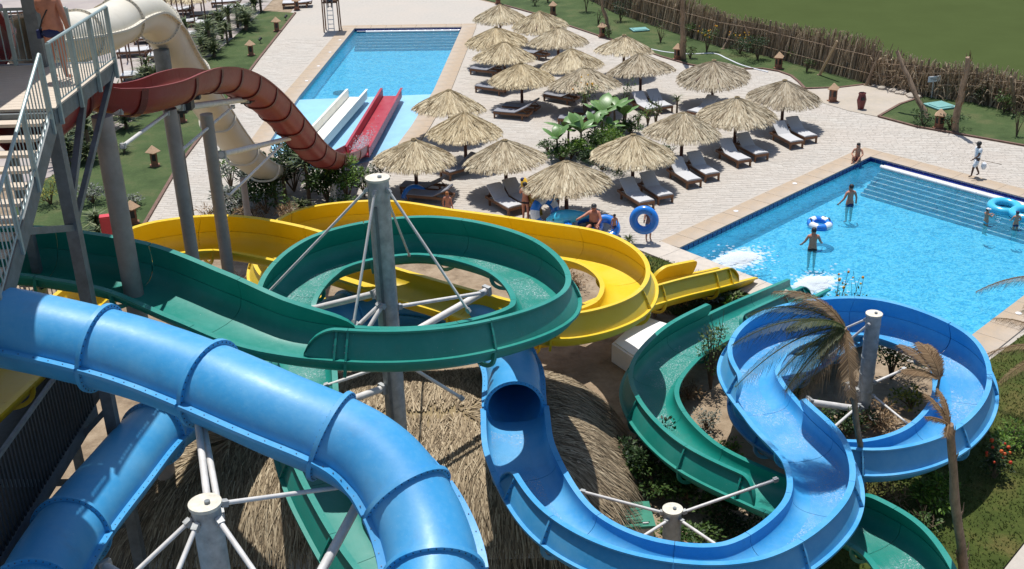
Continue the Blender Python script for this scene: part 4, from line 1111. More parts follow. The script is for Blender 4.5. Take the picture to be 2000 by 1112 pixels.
for k in range(3200):      # ragged fringe hanging from the eaves
    per = rnd.random() * 2 * ((hx1 - hx0) + (hy1 - hy0)); w_, h_ = hx1 - hx0, hy1 - hy0
    if per < w_: p = Vector((hx0 + per, hy0, 0))
    elif per < w_ + h_: p = Vector((hx1, hy0 + per - w_, 0))
    elif per < 2 * w_ + h_: p = Vector((hx0 + per - w_ - h_, hy1, 0))
    else: p = Vector((hx0, hy0 + per - 2 * w_ - h_, 0))
    rr = 2.2; cx_ = min(max(p.x, hx0 + rr), hx1 - rr); cy_ = min(max(p.y, hy0 + rr), hy1 - rr); v = Vector((p.x - cx_, p.y - cy_, 0))
    if v.length > rr: p = Vector((cx_, cy_, 0)) + v.normalized() * rr
    o_ = v.normalized(); L = rnd.uniform(.2, .6); clump = .5 + .5 * math.sin(per * 3.1) * math.sin(per * 1.3)
    L *= .6 + .7 * clump
    pts = [p - o_ * .25 + Vector((0, 0, EV + .12)), p + o_ * .05 + Vector((0, 0, EV - .02)), p + o_ * (.16 + rnd.random() * .08) + Vector((rnd.gauss(0, .05), rnd.gauss(0, .05), EV - L * .5)), p + o_ * (.18 + rnd.random() * .1) + Vector((rnd.gauss(0, .08), rnd.gauss(0, .08), EV - L))]
    blade(mb, pts, rnd.uniform(.008, .02), o_)
o = mb.build('thatch', MAT['thatch_brown'], hut, world=True); o['kind'] = 'stuff'
for (x, y, sx, sy) in ((-3.75, 21.7, 10.0, .2), (1.3, 24.5, .2, 5.6), (-8.8, 24.5, .2, 5.6), (-3.75, 27.3, 10.0, .2)):
    MB().box((x, y, .55), (sx, sy, 1.1)).build('wall', MAT['plaster'], hut, world=True)
MB().box((-3.6, 21.58, .5), (1.3, .06, 1.0)).build('door', MAT['wood'], hut, world=True)
wallp = thing('low_wall', 'low plastered wall in front of the thatched hut', 'wall', (-4.0, 17.3, 0))
lw0, lw1 = (-7.11, 22.36, 0.50), (-2.93, 20.54, 0.50)
MB().beam((lw0[0], lw0[1], .28), (lw1[0], lw1[1], .28), .25, .56).build('wall_body', MAT['plaster'], wallp, world=True)
MB().beam((lw0[0], lw0[1], .585), (lw1[0], lw1[1], .585), .33, .05).build('wall_coping', MAT['galv'], wallp, world=True)
wb = thing('concrete_block', 'white concrete plinth between the yellow slide and the green slide', 'plinth', (4.02, 32.95, 0.00))
b0, b1, b2, b3 = (3.01, 31.05, 0.62), (4.17, 32.93, 0.62), (5.01, 32.21, 0.62), (3.58, 30.09, 0.62)
MB().prism([b0[:2], b3[:2], b2[:2], b1[:2]], 0, .62).build('plinth_body', MAT['white_paint'], wb, world=True)
MB().prism([(b0[0] + .1, b0[1] + .02), (b3[0], b3[1] + .12), (b2[0] - .1, b2[1] - .02), (b1[0], b1[1] - .1)], .62, .66).build('plinth_top', MAT['white_paint'], wb, world=True)
# green hatch boxes in the shrubs
def hatch(label, c, sx, sy, h, mat, rz):
    t = thing('hatch', label, 'hatch', (c[0], c[1], 0), rz)
    MB().box((0, 0, h / 2 - .03), (sx * .94, sy * .94, h - .06)).build('frame', MAT['plaster'], t)
    MB().box((0, 0, h), (sx, sy, .07)).build('lid', mat, t)
    MB().box((0, -sy * .05, h + .05), (sx * .78, sy * .62, .035)).build('lid_panel', mat, t)
    MB().box((sx * .3, -sy * .4, h + .055), (.14, .04, .03)).build('handle', MAT['galv'], t)
hatch('bright green hatch box among the dark shrubs', (2.66, 22.68, 0.30), 1.15, 1.0, .34, MAT['green_lid'], .05)
hatch('teal ground hatch in the lawn by the reed fence, middle of the picture', (9.15, 77.67, 0.05), 1.15, 1.0, .09, MAT['teal_lid'], .2)
hatch('teal ground hatch in the right hand lawn near the leaning palm', (22.49, 57.52, 0.05), 1.2, 1.25, .09, MAT['teal_lid'], .35)

# ================================================================== REED FENCE
fence_pts = [(4.71, 95.96, 0.00), (8.03, 83.95, 0.00), (11.75, 76.13, 0.00), (13.53, 72.61, 0.00), (16.11, 69.40, 0.00), (18.52, 65.33, 0.00), (20.32, 62.37, 0.00), (22.05, 59.84, 0.00), (24.46, 58.18, 0.00), (26.19, 55.91, 0.00), (27.92, 52.93, 0.00)]
def reed_fence(label, pts, seed, messy=1.0, h=2.0):
    rnd = random.Random(seed); pts = [Vector(p) for p in pts]
    t = thing('reed_fence', label, 'fence', pts[0])
    reeds = MB(); rail = []
    for a, b in zip(pts[:-1], pts[1:]):
        L = (b - a).length; d = (b - a).normalized(); nn = Vector((d.y, -d.x, 0))
        for i in range(int(L / .012)):
            p = a + d * (rnd.random() * L) + nn * rnd.gauss(0, .06)
            hh = h * rnd.uniform(.72, 1.08) * (1 + .08 * math.sin((p.x + p.y) * 1.3)) * 1.05; lean = Vector((rnd.gauss(0, .07), rnd.gauss(0, .07), 0)) * messy - nn * .24
            r = rnd.uniform(.012, .038); q = p + lean * hh + Vector((0, 0, hh))
            m_ = p.lerp(q, .55) + nn * rnd.gauss(0, .05)
            reeds.tube([p, m_, q], [r, r * .9, r * .5], 4, False)
            if rnd.random() < .35:
                e = q + Vector((rnd.gauss(0, .18), rnd.gauss(-.05, .18), rnd.uniform(-.5, .02))); reeds.tube([q - Vector((0, 0, .2)), q, e], [r * .7, r * .6, r * .2], 3, False)
            if messy > 1 and rnd.random() < .4:
                c = p + Vector((0, 0, rnd.uniform(.2, hh))) + nn * rnd.uniform(0, .22); e = c + Vector((rnd.gauss(0, .35), rnd.gauss(0, .35), rnd.uniform(-.5, .1))); reeds.tube([c, c.lerp(e, .5) + Vector((0, 0, .12)), e], [.022, .018, .006], 3, False)
        rails = [(.55, .95), (1.25, 1.6)] if messy > 1 else [(1.55, 1.6), (.6, .62)]
        for z0, z1 in rails:
            MB().cyl(a + nn * .14 + Vector((0, 0, z0)), b + nn * .14 + Vector((0, 0, z1)), .022, n=6).build('rail', MAT['bark'], t, True, world=True)
        MB().cyl(b, b + Vector((rnd.gauss(0, .06), 0, h * 1.08)), .06, n=8).build('fence_post', MAT['bark'], t, True, world=True)
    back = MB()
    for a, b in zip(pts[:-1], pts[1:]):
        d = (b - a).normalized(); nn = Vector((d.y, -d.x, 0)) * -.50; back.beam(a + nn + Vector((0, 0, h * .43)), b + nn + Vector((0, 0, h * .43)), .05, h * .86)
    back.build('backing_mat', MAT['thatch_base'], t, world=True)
    o = reeds.build('reeds', MAT['reed'], t, world=True); o['kind'] = 'stuff'
reed_fence('upright dry reed fence behind the far lawn', fence_pts[:7], 21, 1.0, 2.05)
reed_fence('shaggy tangled reed fence behind the right hand lawn', fence_pts[6:], 22, 2.2, 1.75)

# ================================================================== THATCHED PARASOLS
def canopy_mesh(seed, r=1.78, rise=.90):
    rnd = random.Random(seed); mb = MB()
    prof = lambda f: rise * (1 - f) ** 1.06 + .05 * math.sin(f * 3.1)
    mb2 = MB()
    n = 28
    vs = [(0, 0, rise)]
    for k in range(1, 6):
        f = k / 5 * .93
        for i in range(n):
            a = 2 * PI * i / n; vs.append((math.cos(a) * r * f, math.sin(a) * r * f, prof(f) - .02))
    fs = [(0, 1 + i, 1 + (i + 1) % n) for i in range(n)]
    for k in range(4):
        for i in range(n):
            j = (i + 1) % n; fs.append((1 + k * n + i, 1 + (k + 1) * n + i, 1 + (k + 1) * n + j, 1 + k * n + j))
    mb2.add(vs, fs)
    for i in range(2500):
        a = rnd.random() * 2 * PI; f0 = rnd.random() ** .75 * .88; L = rnd.uniform(.16, .36)
        if i < 260: f0 = rnd.uniform(0, .10); L = .35
        f1 = min(f0 + L, rnd.uniform(.96, 1.06)); pts = []; a1 = a + rnd.gauss(0, .055)
        lift = rnd.random() * .035
        for k in range(3):
            f = f0 + (f1 - f0) * k / 2; aa = a + (a1 - a) * k / 2
            z = prof(min(f, 1.0)) + .012 + lift * (.4 + .6 * k / 2) - max(0, f - .97) * 1.5
            pts.append(Vector((math.cos(aa) * r * f, math.sin(aa) * r * f, z + rnd.random() * .012)))
        w = rnd.uniform(.010, .026); d = Vector((math.cos(a), math.sin(a), 0)); s = Vector((-d.y, d.x, 0)); vs = []
        tw = rnd.gauss(0, .012)
        for k, p in enumerate(pts):
            ww = w * (1, 1.0, .45)[k] * (.5 + f0 + .3 * k); vs += [p - s * ww + Vector((0, 0, tw)), p + s * ww - Vector((0, 0, tw))]
        mb.add(vs, [(0, 1, 3, 2), (2, 3, 5, 4)])
    for i in range(300):
        a = rnd.random() * 2 * PI; f = rnd.uniform(.93, 1.0); d = Vector((math.cos(a), math.sin(a), 0)); s = Vector((-d.y, d.x, 0)); w = rnd.uniform(.008, .02)
        p = d * (r * f) + Vector((0, 0, .03)); q = d * (r * (f + .05)) + Vector((rnd.gauss(0, .03), rnd.gauss(0, .03), -rnd.uniform(.05, .18)))
        mb.add([p - s * w, p + s * w, q + s * w * .4, q - s * w * .4], [(0, 1, 2, 3)])
    for i in range(80):      # stiff tufts that stick out past the rim
        a = rnd.random() * 2 * PI; d = Vector((math.cos(a), math.sin(a), 0)); s = Vector((-d.y, d.x, 0)); L = rnd.uniform(.08, .22)
        for k in range(4):
            o = rnd.gauss(0, .035); w = rnd.uniform(.014, .030)
            p = d * (r * .90) + s * o + Vector((0, 0, prof(.90) + .01)); q = d * (r * .99 + L * .5) + s * o * 1.2 + Vector((0, 0, .03 - L * .28)); e = d * (r * .99 + L) + s * (o * 1.3 + rnd.gauss(0, .02)) + Vector((0, 0, -L * .62))
            mb.add([p - s * w, p + s * w, q + s * w * .9, q - s * w * .9, e], [(0, 1, 2, 3), (3, 2, 4)])
    return mb.mesh('canopy', MAT['thatch']), mb2.mesh('canopy_underlay', MAT['thatch_base'], True, 80)
canopies = [canopy_mesh(s) for s in (1, 2, 3, 4)]
pole_me = MB().cyl((0, 0, 0), (0, 0, 2.32), .085, .07, 12).mesh('pole', MAT['pole'], True)
foot_me = MB().lathe((0, 0, 0), [(.26, 0), (.26, .06), (.10, .12), (.09, .2)], 16).mesh('foot', MAT['pole'], True, 40)
frame_mb = MB()
for k in range(8):
    a = PI / 4 * k; frame_mb.cyl((math.cos(a) * .06, math.sin(a) * .06, 2.30), (math.cos(a) * 1.55, math.sin(a) * 1.55, 1.60), .022, n=5)
frame_me = frame_mb.mesh('canopy_spokes', MAT['pole'])
tie_me = MB().torus((0, 0, 0), .10, .03, None, 14, 6).mesh('top_tie', MAT['thatch_base'], True)
UM = [  # apex position, how it is told apart
    ((-0.29, 75.51, 2.45), 'farthest back of all, by the lawn lantern at the top'),
    ((2.24, 72.98, 2.45), 'in the back row with its right edge against the far lawn kerb'),
    ((-0.52, 68.76, 2.45), 'second from the back in the column beside the lane pool'),
    ((3.17, 68.13, 2.45), 'second from the back in the column along the far lawn kerb'),
    ((-0.08, 64.60, 2.45), 'third from the back in the column beside the lane pool'),
    ((3.65, 62.38, 2.45), 'directly behind the one half covered by orange flowers'),
    ((6.85, 65.57, 2.45), 'alone by the far lawn kerb with no lounger in view'),
    ((7.27, 60.75, 2.45), 'just in front of the lone one by the far lawn kerb'),
    ((10.90, 59.06, 2.45), 'standing on its own at the back right with a clear pole'),
    ((0.81, 59.67, 2.45), 'with two raised loungers lying in its ragged shadow beside the lane pool'),
    ((4.07, 58.20, 2.45), 'half hidden behind the flowering stems of the banana bed'),
    ((-2.85, 54.51, 2.45), 'leftmost of the middle, overlapping the lane pool edge'),
    ((-1.97, 50.43, 2.45), 'just in front of the one overlapping the lane pool edge'),
    ((-4.01, 46.76, 2.45), 'nearest the lane pool above the bright blue swim ring'),
    ((-0.13, 46.26, 2.45), 'in the front row above the lounger facing the yellow slide'),
    ((2.29, 43.21, 2.45), 'nearest of all, shading the people with swim rings'),
    ((5.32, 46.54, 2.45), 'in front of the banana bed, first along the large pool'),
    ((7.86, 49.53, 2.45), 'second along the large pool from the banana bed'),
    ((10.74, 51.88, 2.45), 'third along the large pool from the banana bed'),
    ((13.60, 54.66, 2.45), 'rightmost, at the end of the row along the large pool'),
]
UMO = []
for i, (ap, desc) in enumerate(UM):
    t = thing('thatched_parasol', 'round thatched parasol ' + desc, 'parasol', (ap[0], ap[1], 0), random.uniform(0, 6.28), 'thatched parasols on the deck')
    sc = random.uniform(.94, 1.07)
    cm, um = canopies[i % 4]
    tl = (random.gauss(0, .045), random.gauss(0, .045), random.random() * 6)
    c = obj_from_mesh('canopy', cm, t, (0, 0, 1.53), tl, (sc, sc, random.uniform(.94, 1.06)))
    obj_from_mesh('canopy_underlay', um, c)
    obj_from_mesh('pole', pole_me, t); obj_from_mesh('foot', foot_me, t); obj_from_mesh('canopy_spokes', frame_me, t)
    obj_from_mesh('top_tie', tie_me, t, (0, 0, 2.43))
    UMO.append(t)
# three more on the terrace at the top left
for i, (x, y, lab) in enumerate(((-23.2, 86, 'round thatched parasol behind the stair tower railing, beside the cream tube'), (-27.4, 83, 'round thatched parasol behind the man standing on the tower deck'), (-31.0, 79.5, 'round thatched parasol at the top left corner behind the tower deck'))):
    t = thing('thatched_parasol', lab, 'parasol', (x, y, 0), i, 'thatched parasols on the terrace')
    c = obj_from_mesh('canopy', canopies[i][0], t, (0, 0, 1.53), (0, 0, 1), (1.15, 1.15, 1)); obj_from_mesh('canopy_underlay', canopies[i][1], c)
    obj_from_mesh('pole', pole_me, t); obj_from_mesh('foot', foot_me, t); obj_from_mesh('top_tie', tie_me, t, (0, 0, 2.43))

# ================================================================== LOUNGERS  (local +Y runs from foot to head)
def make_lounger(cushion_mat, back_deg, name='sun_lounger', flat=False):
    t = thing(name, 'x', 'sun lounger')
    W_ = .72; yb = 1.18; H = .34
    for sx in (-1, 1):
        MB().box((sx * (W_ / 2 - .03), .97, H - .05), (.05, 1.95, .11)).build('side_rail', MAT['wood'], t)
        for y in (.06, 1.60): MB().box((sx * (W_ / 2 - .035), y, (H - .1) / 2), (.075, .075, H - .1)).build('leg', MAT['wood'], t)
    MB().box((0, .02, H - .05), (W_ - .08, .045, .11)).build('end_rail', MAT['wood'], t)
    MB().box((0, 1.93, H - .05), (W_ - .08, .045, .11)).build('end_rail', MAT['wood'], t)
    ca, sa = math.cos(R_(back_deg)), math.sin(R_(back_deg))
    bl = .80
    mb = MB(); n = 10
    def cushion(y0, y1, ang, x=W_ / 2 - .02, th=.075):
        m = MB(); vs = []
        K = 6
        for i in range(K + 1):
            f = i / K; yy = (y1 - y0) * f
            zc = -.012 * math.sin(f * PI)
            for j in range(7):
                g = j / 6; xx = -x + 2 * x * g; e = .03 * (abs(2 * g - 1) ** 4)
                vs.append((xx, yy, th + zc - e))
        for i in range(K + 1):
            f = i / K; yy = (y1 - y0) * f
            vs += [(-x, yy, 0), (x, yy, 0)]
        b = 7 * (K + 1); fs = []
        for i in range(K):
            for j in range(6): fs.append((i * 7 + j, i * 7 + j + 1, (i + 1) * 7 + j + 1, (i + 1) * 7 + j))
            fs += [(i * 7, (i + 1) * 7, b + (i + 1) * 2, b + i * 2), (i * 7 + 6, b + i * 2 + 1, b + (i + 1) * 2 + 1, (i + 1) * 7 + 6), (b + 2 * i, b + 2 * i + 2, b + 2 * i + 3, b + 2 * i + 1)]
        fs += [tuple(range(7)) + (b + 1, b), tuple(range(K * 7 + 6, K * 7 - 1, -1)) + (b + 2 * K, b + 2 * K + 1)]
        c, s = math.cos(ang), math.sin(ang)
        vs = [(px, y0 + py * c - pz * s, H + .012 + py * s + pz * c) for px, py, pz in vs]
        m.add(vs, fs); return m
    cushion(.03, yb - .012, 0).build('seat_cushion', cushion_mat, t, True, 50)
    cushion(yb, yb + bl, R_(back_deg)).build('back_cushion', cushion_mat, t, True, 50)
    f = MB(); f.box((0, yb + bl / 2 * ca + .0, H + bl / 2 * sa - .012), (W_ - .1, bl, .035), Matrix.Rotation(R_(back_deg), 3, 'X')); bf = f.build('back_frame', MAT['wood'], t)
    if back_deg > 5:
        for sx in (-1, 1): MB().beam((sx * .25, yb + bl * .62 * ca, H + bl * .62 * sa - .03), (sx * .25, yb + bl * .95, H - .06), .03, .03).build('back_prop', MAT['wood'], t)
    mb = MB()
    for k in range(6): mb.box((0, .16 + k * .19, H - .015), (W_ - .1, .10, .02))
    mb.build('slats', MAT['wood'], t)
    return t
lg_white = make_lounger(MAT['cushion'], 36); lg_low = make_lounger(MAT['cushion'], 6); lg_grey = make_lounger(MAT['cushion_grey'], 28)
protos = {id(p): (p, kid_list(p), [False]) for p in (lg_white, lg_low, lg_grey)}
def place_lounger(kind, foot, head, label, group):
    p, kids, used = protos[id(kind)]
    if not used[0]: o = p; used[0] = True
    else: o = copy_tree(p, kids)
    d = Vector(head) - Vector(foot); o.location = (foot[0], foot[1], 0.012); o.rotation_euler = (0, 0, math.atan2(-d.x, d.y))
    o['label'] = label; o['group'] = group
G1 = 'sun loungers under the parasols'
for kind, f_, h_, lab in [
    (lg_white, (5.64, 43.88, 0.30), (4.66, 46.19, 0.30), 'white cushioned wooden lounger, left of the pair nearest the boy holding up a ring'),
    (lg_white, (6.50, 44.53, 0.30), (5.62, 46.90, 0.30), 'white cushioned wooden lounger, right of the pair nearest the boy holding up a ring'),
    (lg_white, (7.97, 46.31, 0.30), (7.16, 48.56, 0.30), 'white cushioned wooden lounger, left of the pair under the second parasol along the large pool'),
    (lg_white, (8.88, 47.09, 0.30), (8.08, 49.34, 0.30), 'white cushioned wooden lounger, right of the pair under the second parasol along the large pool'),
    (lg_white, (10.62, 48.83, 0.30), (9.82, 50.91, 0.30), 'white cushioned wooden lounger, left of the pair under the third parasol along the large pool'),
    (lg_white, (11.57, 49.62, 0.30), (10.82, 51.68, 0.30), 'white cushioned wooden lounger, right of the pair under the third parasol along the large pool'),
    (lg_white, (13.56, 51.27, 0.30), (12.86, 53.46, 0.30), 'white cushioned wooden lounger, left of the pair under the rightmost parasol'),
    (lg_white, (14.39, 51.99, 0.30), (13.72, 54.06, 0.30), 'white cushioned wooden lounger, right of the pair under the rightmost parasol'),
    (lg_white, (7.56, 57.38, 0.30), (6.72, 59.62, 0.30), 'white cushioned lounger behind the flower stems, left of its pair'),
    (lg_white, (8.33, 57.78, 0.30), (7.54, 60.05, 0.30), 'white cushioned lounger beside the lone little sapling, right of its pair'),
    (lg_white, (9.46, 56.62, 0.30), (10.73, 57.92, 0.30), 'cushioned lounger half in the shade under the isolated back right parasol'),
    (lg_grey, (2.64, 56.47, 0.30), (4.13, 56.05, 0.30), 'dark cushioned lounger just behind the banana leaves, front one of two'),
    (lg_grey, (3.44, 57.60, 0.30), (4.90, 57.17, 0.30), 'dark cushioned lounger behind the banana bed, back one of two'),
    (lg_grey, (2.20, 61.13, 0.30), (3.72, 59.93, 0.30), 'dark cushioned lounger poking out left of the flower covered parasol'),
    (lg_grey, (-0.60, 58.10, 0.30), (0.99, 57.46, 0.30), 'dark cushioned lounger in front of the pole with two raised backs'),
    (lg_grey, (-0.14, 59.12, 0.30), (1.50, 58.47, 0.30), 'dark cushioned lounger behind the pole with two raised backs'),
    (lg_grey, (-1.99, 67.31, 0.30), (-0.40, 66.39, 0.30), 'grey lounger poking out beside the lane pool under the third parasol'),
    (lg_grey, (-1.59, 63.26, 0.30), (0.02, 62.21, 0.30), 'grey lounger poking out beside the lane pool left of the raised pair'),
    (lg_grey, (1.12, 71.41, 0.30), (2.46, 70.15, 0.30), 'grey lounger in the gap between the two back columns of parasols'),
    (lg_grey, (-4.64, 46.96, 0.30), (-3.31, 46.59, 0.30), 'dark lounger right behind the bright blue swim ring'),
    (lg_grey, (-4.26, 45.89, 0.30), (-2.97, 45.48, 0.30), 'dark lounger right of the bright blue swim ring'),
    (lg_grey, (-2.88, 48.43, 0.30), (-1.71, 49.47, 0.30), 'dark lounger between the two parasols left of the front row'),
    (lg_white, (0.25, 43.71, 0.30), (-0.94, 45.75, 0.30), 'white cushioned lounger close to the far rim of the yellow slide'),
    (lg_white, (0.85, 44.25, 0.30), (-0.21, 46.20, 0.30), 'white cushioned lounger beside the man holding a yellow float'),
]: place_lounger(kind, f_, h_, lab, G1)
G2 = 'white loungers on the terrace'
TL = [(234, 70), (292, 74), (262, 100), (272, 146), (352, 44), (408, 44), (374, 67), (400, 28), (322, 108), (460, 15), (152, 240), (96, 286), (318, 72), (345, 20), (440, 4), (30, 330), (205, 20), (225, 190), (60, 60), (30, 40), (300, 22), (490, -6)]
PX = [(-26.67, 79.34, 0.30), (-24.35, 78.41, 0.30), (-24.26, 74.47, 0.30), (-22.11, 68.08, 0.30), (-23.49, 83.32, 0.30), (-21.34, 83.04, 0.30), (-21.66, 79.19, 0.30), (-22.35, 86.10, 0.30), (-21.88, 73.04, 0.30), (-20.53, 88.35, 0.30), (-22.47, 58.08, 0.30), (-22.55, 54.08, 0.30), (-23.49, 78.62, 0.30), (-24.94, 87.99, 0.30), (-21.84, 90.78, 0.30), (-22.02, 63.02, 0.30), (-37.60, 88.97, 0.30), (-34.79, 83.41, 0.30), (-26.65, 87.84, 0.30), (-16.10, 89.53, 0.30), (-20.13, 67.38, 0.30)]
LB = ['white lounger right behind the tower railing under the cream tube', 'white lounger under the first bend of the cream tube', 'white lounger between the rusty posts below the cream tube', 'white lounger by the agave just above the red slide entrance',
      'white lounger left of the wide one by the hedge, seen through rusty posts', 'wide white lounger against the spiky hedge in the middle of the terrace', 'white lounger partly behind the spiky hedge, right of the cream tube', 'white lounger in the shade at the top of the terrace',
      'white lounger peeping out right of the thick steel column', 'lounger under the terrace shade near the far end of the hedge', 'white lounger seen through the stair tower above the row of yuccas', 'white lounger seen between stair and tower column',
      'white lounger hidden behind the cream tube bend', 'white lounger behind the rusty posts near the top edge', 'lounger at the top edge above the hedge', 'white lounger seen through the deck railing', 'white lounger at the top left corner behind the deck',
      'white lounger left of the man on the tower deck', 'white lounger in the dark row at the top edge', 'grey cushioned lounger alone at the top, left of the lifeguard chair', 'white lounger near the hedge beside the cream tube mouth']
for p, lab in zip(PX, LB):
    a = random.gauss(.08, .06); place_lounger(lg_low, (p[0] - 1.0 * math.cos(a), p[1] - 1.0 * math.sin(a) - .1, 0), (p[0] + 1.0 * math.cos(a), p[1] + 1.0 * math.sin(a), 0), lab, G2)
for o in [o for o in COL.objects if o.get('group') == G2]: o.scale = (1.75, 1.15, 1.1)
# rusty posts with wires
pf = thing('post_fence', 'thin rust brown posts strung with wire around the terrace', 'fence', (-22.0, 70, 0))
pp = [(-23.00, 67.88, 0.00), (-22.61, 68.57, 0.00), (-22.25, 69.28, 0.00), (-22.74, 73.01, 0.00), (-22.73, 75.57, 0.00), (-22.66, 78.91, 0.00), (-22.30, 80.15, 0.00), (-21.72, 80.73, 0.00), (-21.18, 81.67, 0.00), (-20.63, 82.97, 0.00), (-20.81, 85.50, 0.00), (-24.10, 82.39, 0.00), (-23.54, 83.35, 0.00), (-23.19, 85.45, 0.00), (-22.86, 87.27, 0.00), (-24.26, 72.91, 0.00), (-24.59, 78.21, 0.00), (-25.65, 85.42, 0.00)]
for p in pp:
    h = random.uniform(3.2, 4.6); MB().cyl((p[0], p[1], 0), (p[0] + random.gauss(0, .06), p[1], h), .05, n=7).build('post', MAT['rust'], pf, True, world=True)
mb = MB()
for z in (1.0, 2.0):
    for a, b in zip(pp[:10], pp[1:11]): mb.cyl((a[0], a[1], z), (b[0], b[1], z), .010, n=4)
mb.build('wire', MAT['rust'], pf, world=True)

# ================================================================== LANTERNS, BIN, SIGN AND OTHER SMALL THINGS
def make_lantern():
    t = thing('garden_lantern', 'x', 'lantern')
    MB().box((0, 0, .03), (.52, .52, .06)).build('base', MAT['lantern'], t)
    b = MB().box((0, 0, .42), (.36, .36, .74)).build('body', MAT['lantern'], t)
    for k in range(4):
        a = PI / 2 * k; m = Matrix.Rotation(a, 3, 'Z'); c = m @ Vector((.183, 0, .50))
        MB().box(c, (.012, .20, .36), m).build('grille', MAT['dark'], b)
    MB().lathe((0, 0, .78), [(.40, 0), (.42, .03), (.25, .18), (.09, .33), (.03, .38)], 4).build('cap', MAT['lantern_cap'], t)
    return t
ln = make_lantern(); ln_k = kid_list(ln)
for i, (p, lab) in enumerate([((-16.04, 80.67, 0.00), 'brick lantern with pointed cap farthest along the left lawn edge'), ((-16.45, 73.52, 0.00), 'brick lantern second from the far end of the left lawn edge'), ((-17.17, 58.66, 0.00), 'brick lantern on the left lawn in the gap under the red slide'), ((-16.66, 51.42, 0.00), 'brick lantern on the left lawn edge beside the second column'),
    ((-15.51, 44.01, 0.00), 'brick lantern half hidden behind the thick taupe column'), ((3.53, 83.65, 0.00), 'brick lantern at the far lawn kerb behind the back row of parasols'), ((-0.46, 88.44, 0.00), 'brick lantern on the far lawn above the farthest parasol'), ((6.47, 76.03, 0.00), 'brick lantern at the foot of a thin leaning palm on the far lawn'), ((10.52, 69.26, 0.00), 'brick lantern at the foot of the straight palm trunk on the far lawn'),
    ((16.06, 66.34, 0.00), 'brick lantern at the lawn corner by the reed fence'), ((17.33, 59.10, 0.00), 'brick lantern standing alone on the pale paving'), ((21.13, 53.83, 0.00), 'brick lantern in a shrub between the two leaning palms'), ((-15.84, 88.24, 0.00), 'brick lantern by the lone grey lounger at the top')]):
    o = ln if i == 0 else copy_tree(ln, ln_k)
    o.location = (p[0], p[1], .02); o.scale = (.86, .86, .86); o.rotation_euler = (0, 0, .3 + random.gauss(0, .1)); o['label'] = lab; o['group'] = 'brick garden lanterns'
bp = (18.38, 57.53, 0.00)
t = thing('waste_bin', 'maroon vase shaped waste bin alone on the paving', 'bin', (bp[0], bp[1], .01))
MB().lathe((0, 0, 0), [(.16, 0), (.17, .08), (.24, .42), (.25, .5), (.18, .78), (.21, .86), (.19, .88), (.14, .7)], 6).build('body', MAT['maroon'], t)
MB().box((.0, -.21, .60), (.16, .05, .14)).build('opening', MAT['dark'], t)
sp = (22.65, 59.26, 0.00)
t = thing('garden_sign', 'small white sign on a post in front of the tangled fence', 'sign', (sp[0], sp[1], 0), .25)
MB().cyl((0, 0, 0), (0, 0, 1.15), .04, n=8).build('post', MAT['galv'], t); MB().box((0, -.04, 1.05), (.72, .04, .30)).build('board', MAT['cloth_white'], t)
MB().box((0, -.064, 1.10), (.5, .006, .03)).build('lettering', MAT['galv_dark'], t); MB().box((-.05, -.064, 1.02), (.36, .006, .03)).build('lettering', MAT['galv_dark'], t)
fp = (-15.21, 40.50, 1.74)
t = thing('fire_hose_box', 'red hose box on a pale backing post behind the taupe column', 'hose box', (fp[0], 40.5, 0), .25)
MB().box((.22, .22, .9), (.16, .10, 1.8)).build('backing_post', MAT['plaster'], t); MB().box((0, 0, 1.25), (.62, .34, .95)).build('box', MAT['red_box'], t); MB().box((0, -.18, 1.25), (.54, .02, .86)).build('door', MAT['red_box'], t); MB().box((.2, -.2, 1.3), (.04, .03, .14)).build('handle', MAT['galv'], t)
hz = [(9.20, 72.11, 0.04), (10.06, 71.17, 0.04), (11.40, 70.46, 0.04), (12.98, 70.41, 0.04), (13.52, 69.01, 0.04), (14.12, 67.27, 0.04), (15.28, 65.54, 0.04)]
hp, _ = catmull(hz, .3); t = tag(MB().tube(hp, .045, 6).build('garden_hose', MAT['cloth_white'], None, True), 'white hose lying across the far lawn', 'hose')
for p, lab in (((-16.01, 84.30, 0.00), 'small black spotlight in the grass nearest the far lawn lantern'), ((-16.49, 76.90, 0.00), 'small black spotlight in the grass between the two far lanterns')):
    t = thing('garden_spotlight', lab, 'spotlight', (p[0], p[1], .02))
    MB().cyl((0, 0, 0), (0, 0, .22), .02, n=6).build('spike', MAT['dark'], t); MB().cyl((-.06, -.06, .24), (.06, .10, .36), .08, .10, 10).build('lamp_head', MAT['dark'], t, True)
p = (-9.96, 67.35, -0.20)
tag(MB().lathe((p[0], p[1], -.99), [(.5, 0), (.5, .05), (.42, .07)], 20).build('pool_drain', MAT['bracket'], None, True, 40), 'dark round drain grating on the floor of the lane pool', 'drain')
lm = MB().lathe((0, 0, 0), [(.10, 0), (.10, .012), (.07, .02)], 12).mesh('deck_light', MAT['cloth_white'])
for p, lab in (((-11.79, 66.42, 0.00), 'small round white light in the lane pool coping, nearest the shallow apron'), ((-11.60, 69.99, 0.00), 'small round white light in the lane pool coping, second from the apron'), ((-11.36, 73.62, 0.00), 'small round white light in the lane pool coping, third from the apron'), ((-11.17, 77.16, 0.00), 'small round white light in the lane pool coping, closest to the lifeguard chair'),
               ((9.20, 43.39, 0.00), 'small round white light in the large pool coping beyond the ring boy'), ((12.32, 46.46, 0.00), 'small round white light in the large pool coping nearer the sitting woman'), ((16.60, 33.47, 0.00), 'small round white light in the coping at the right picture edge')):
    tag(obj_from_mesh('deck_light', lm, None, (p[0], p[1], .052)), lab, 'deck light', 'lights in the pool coping')

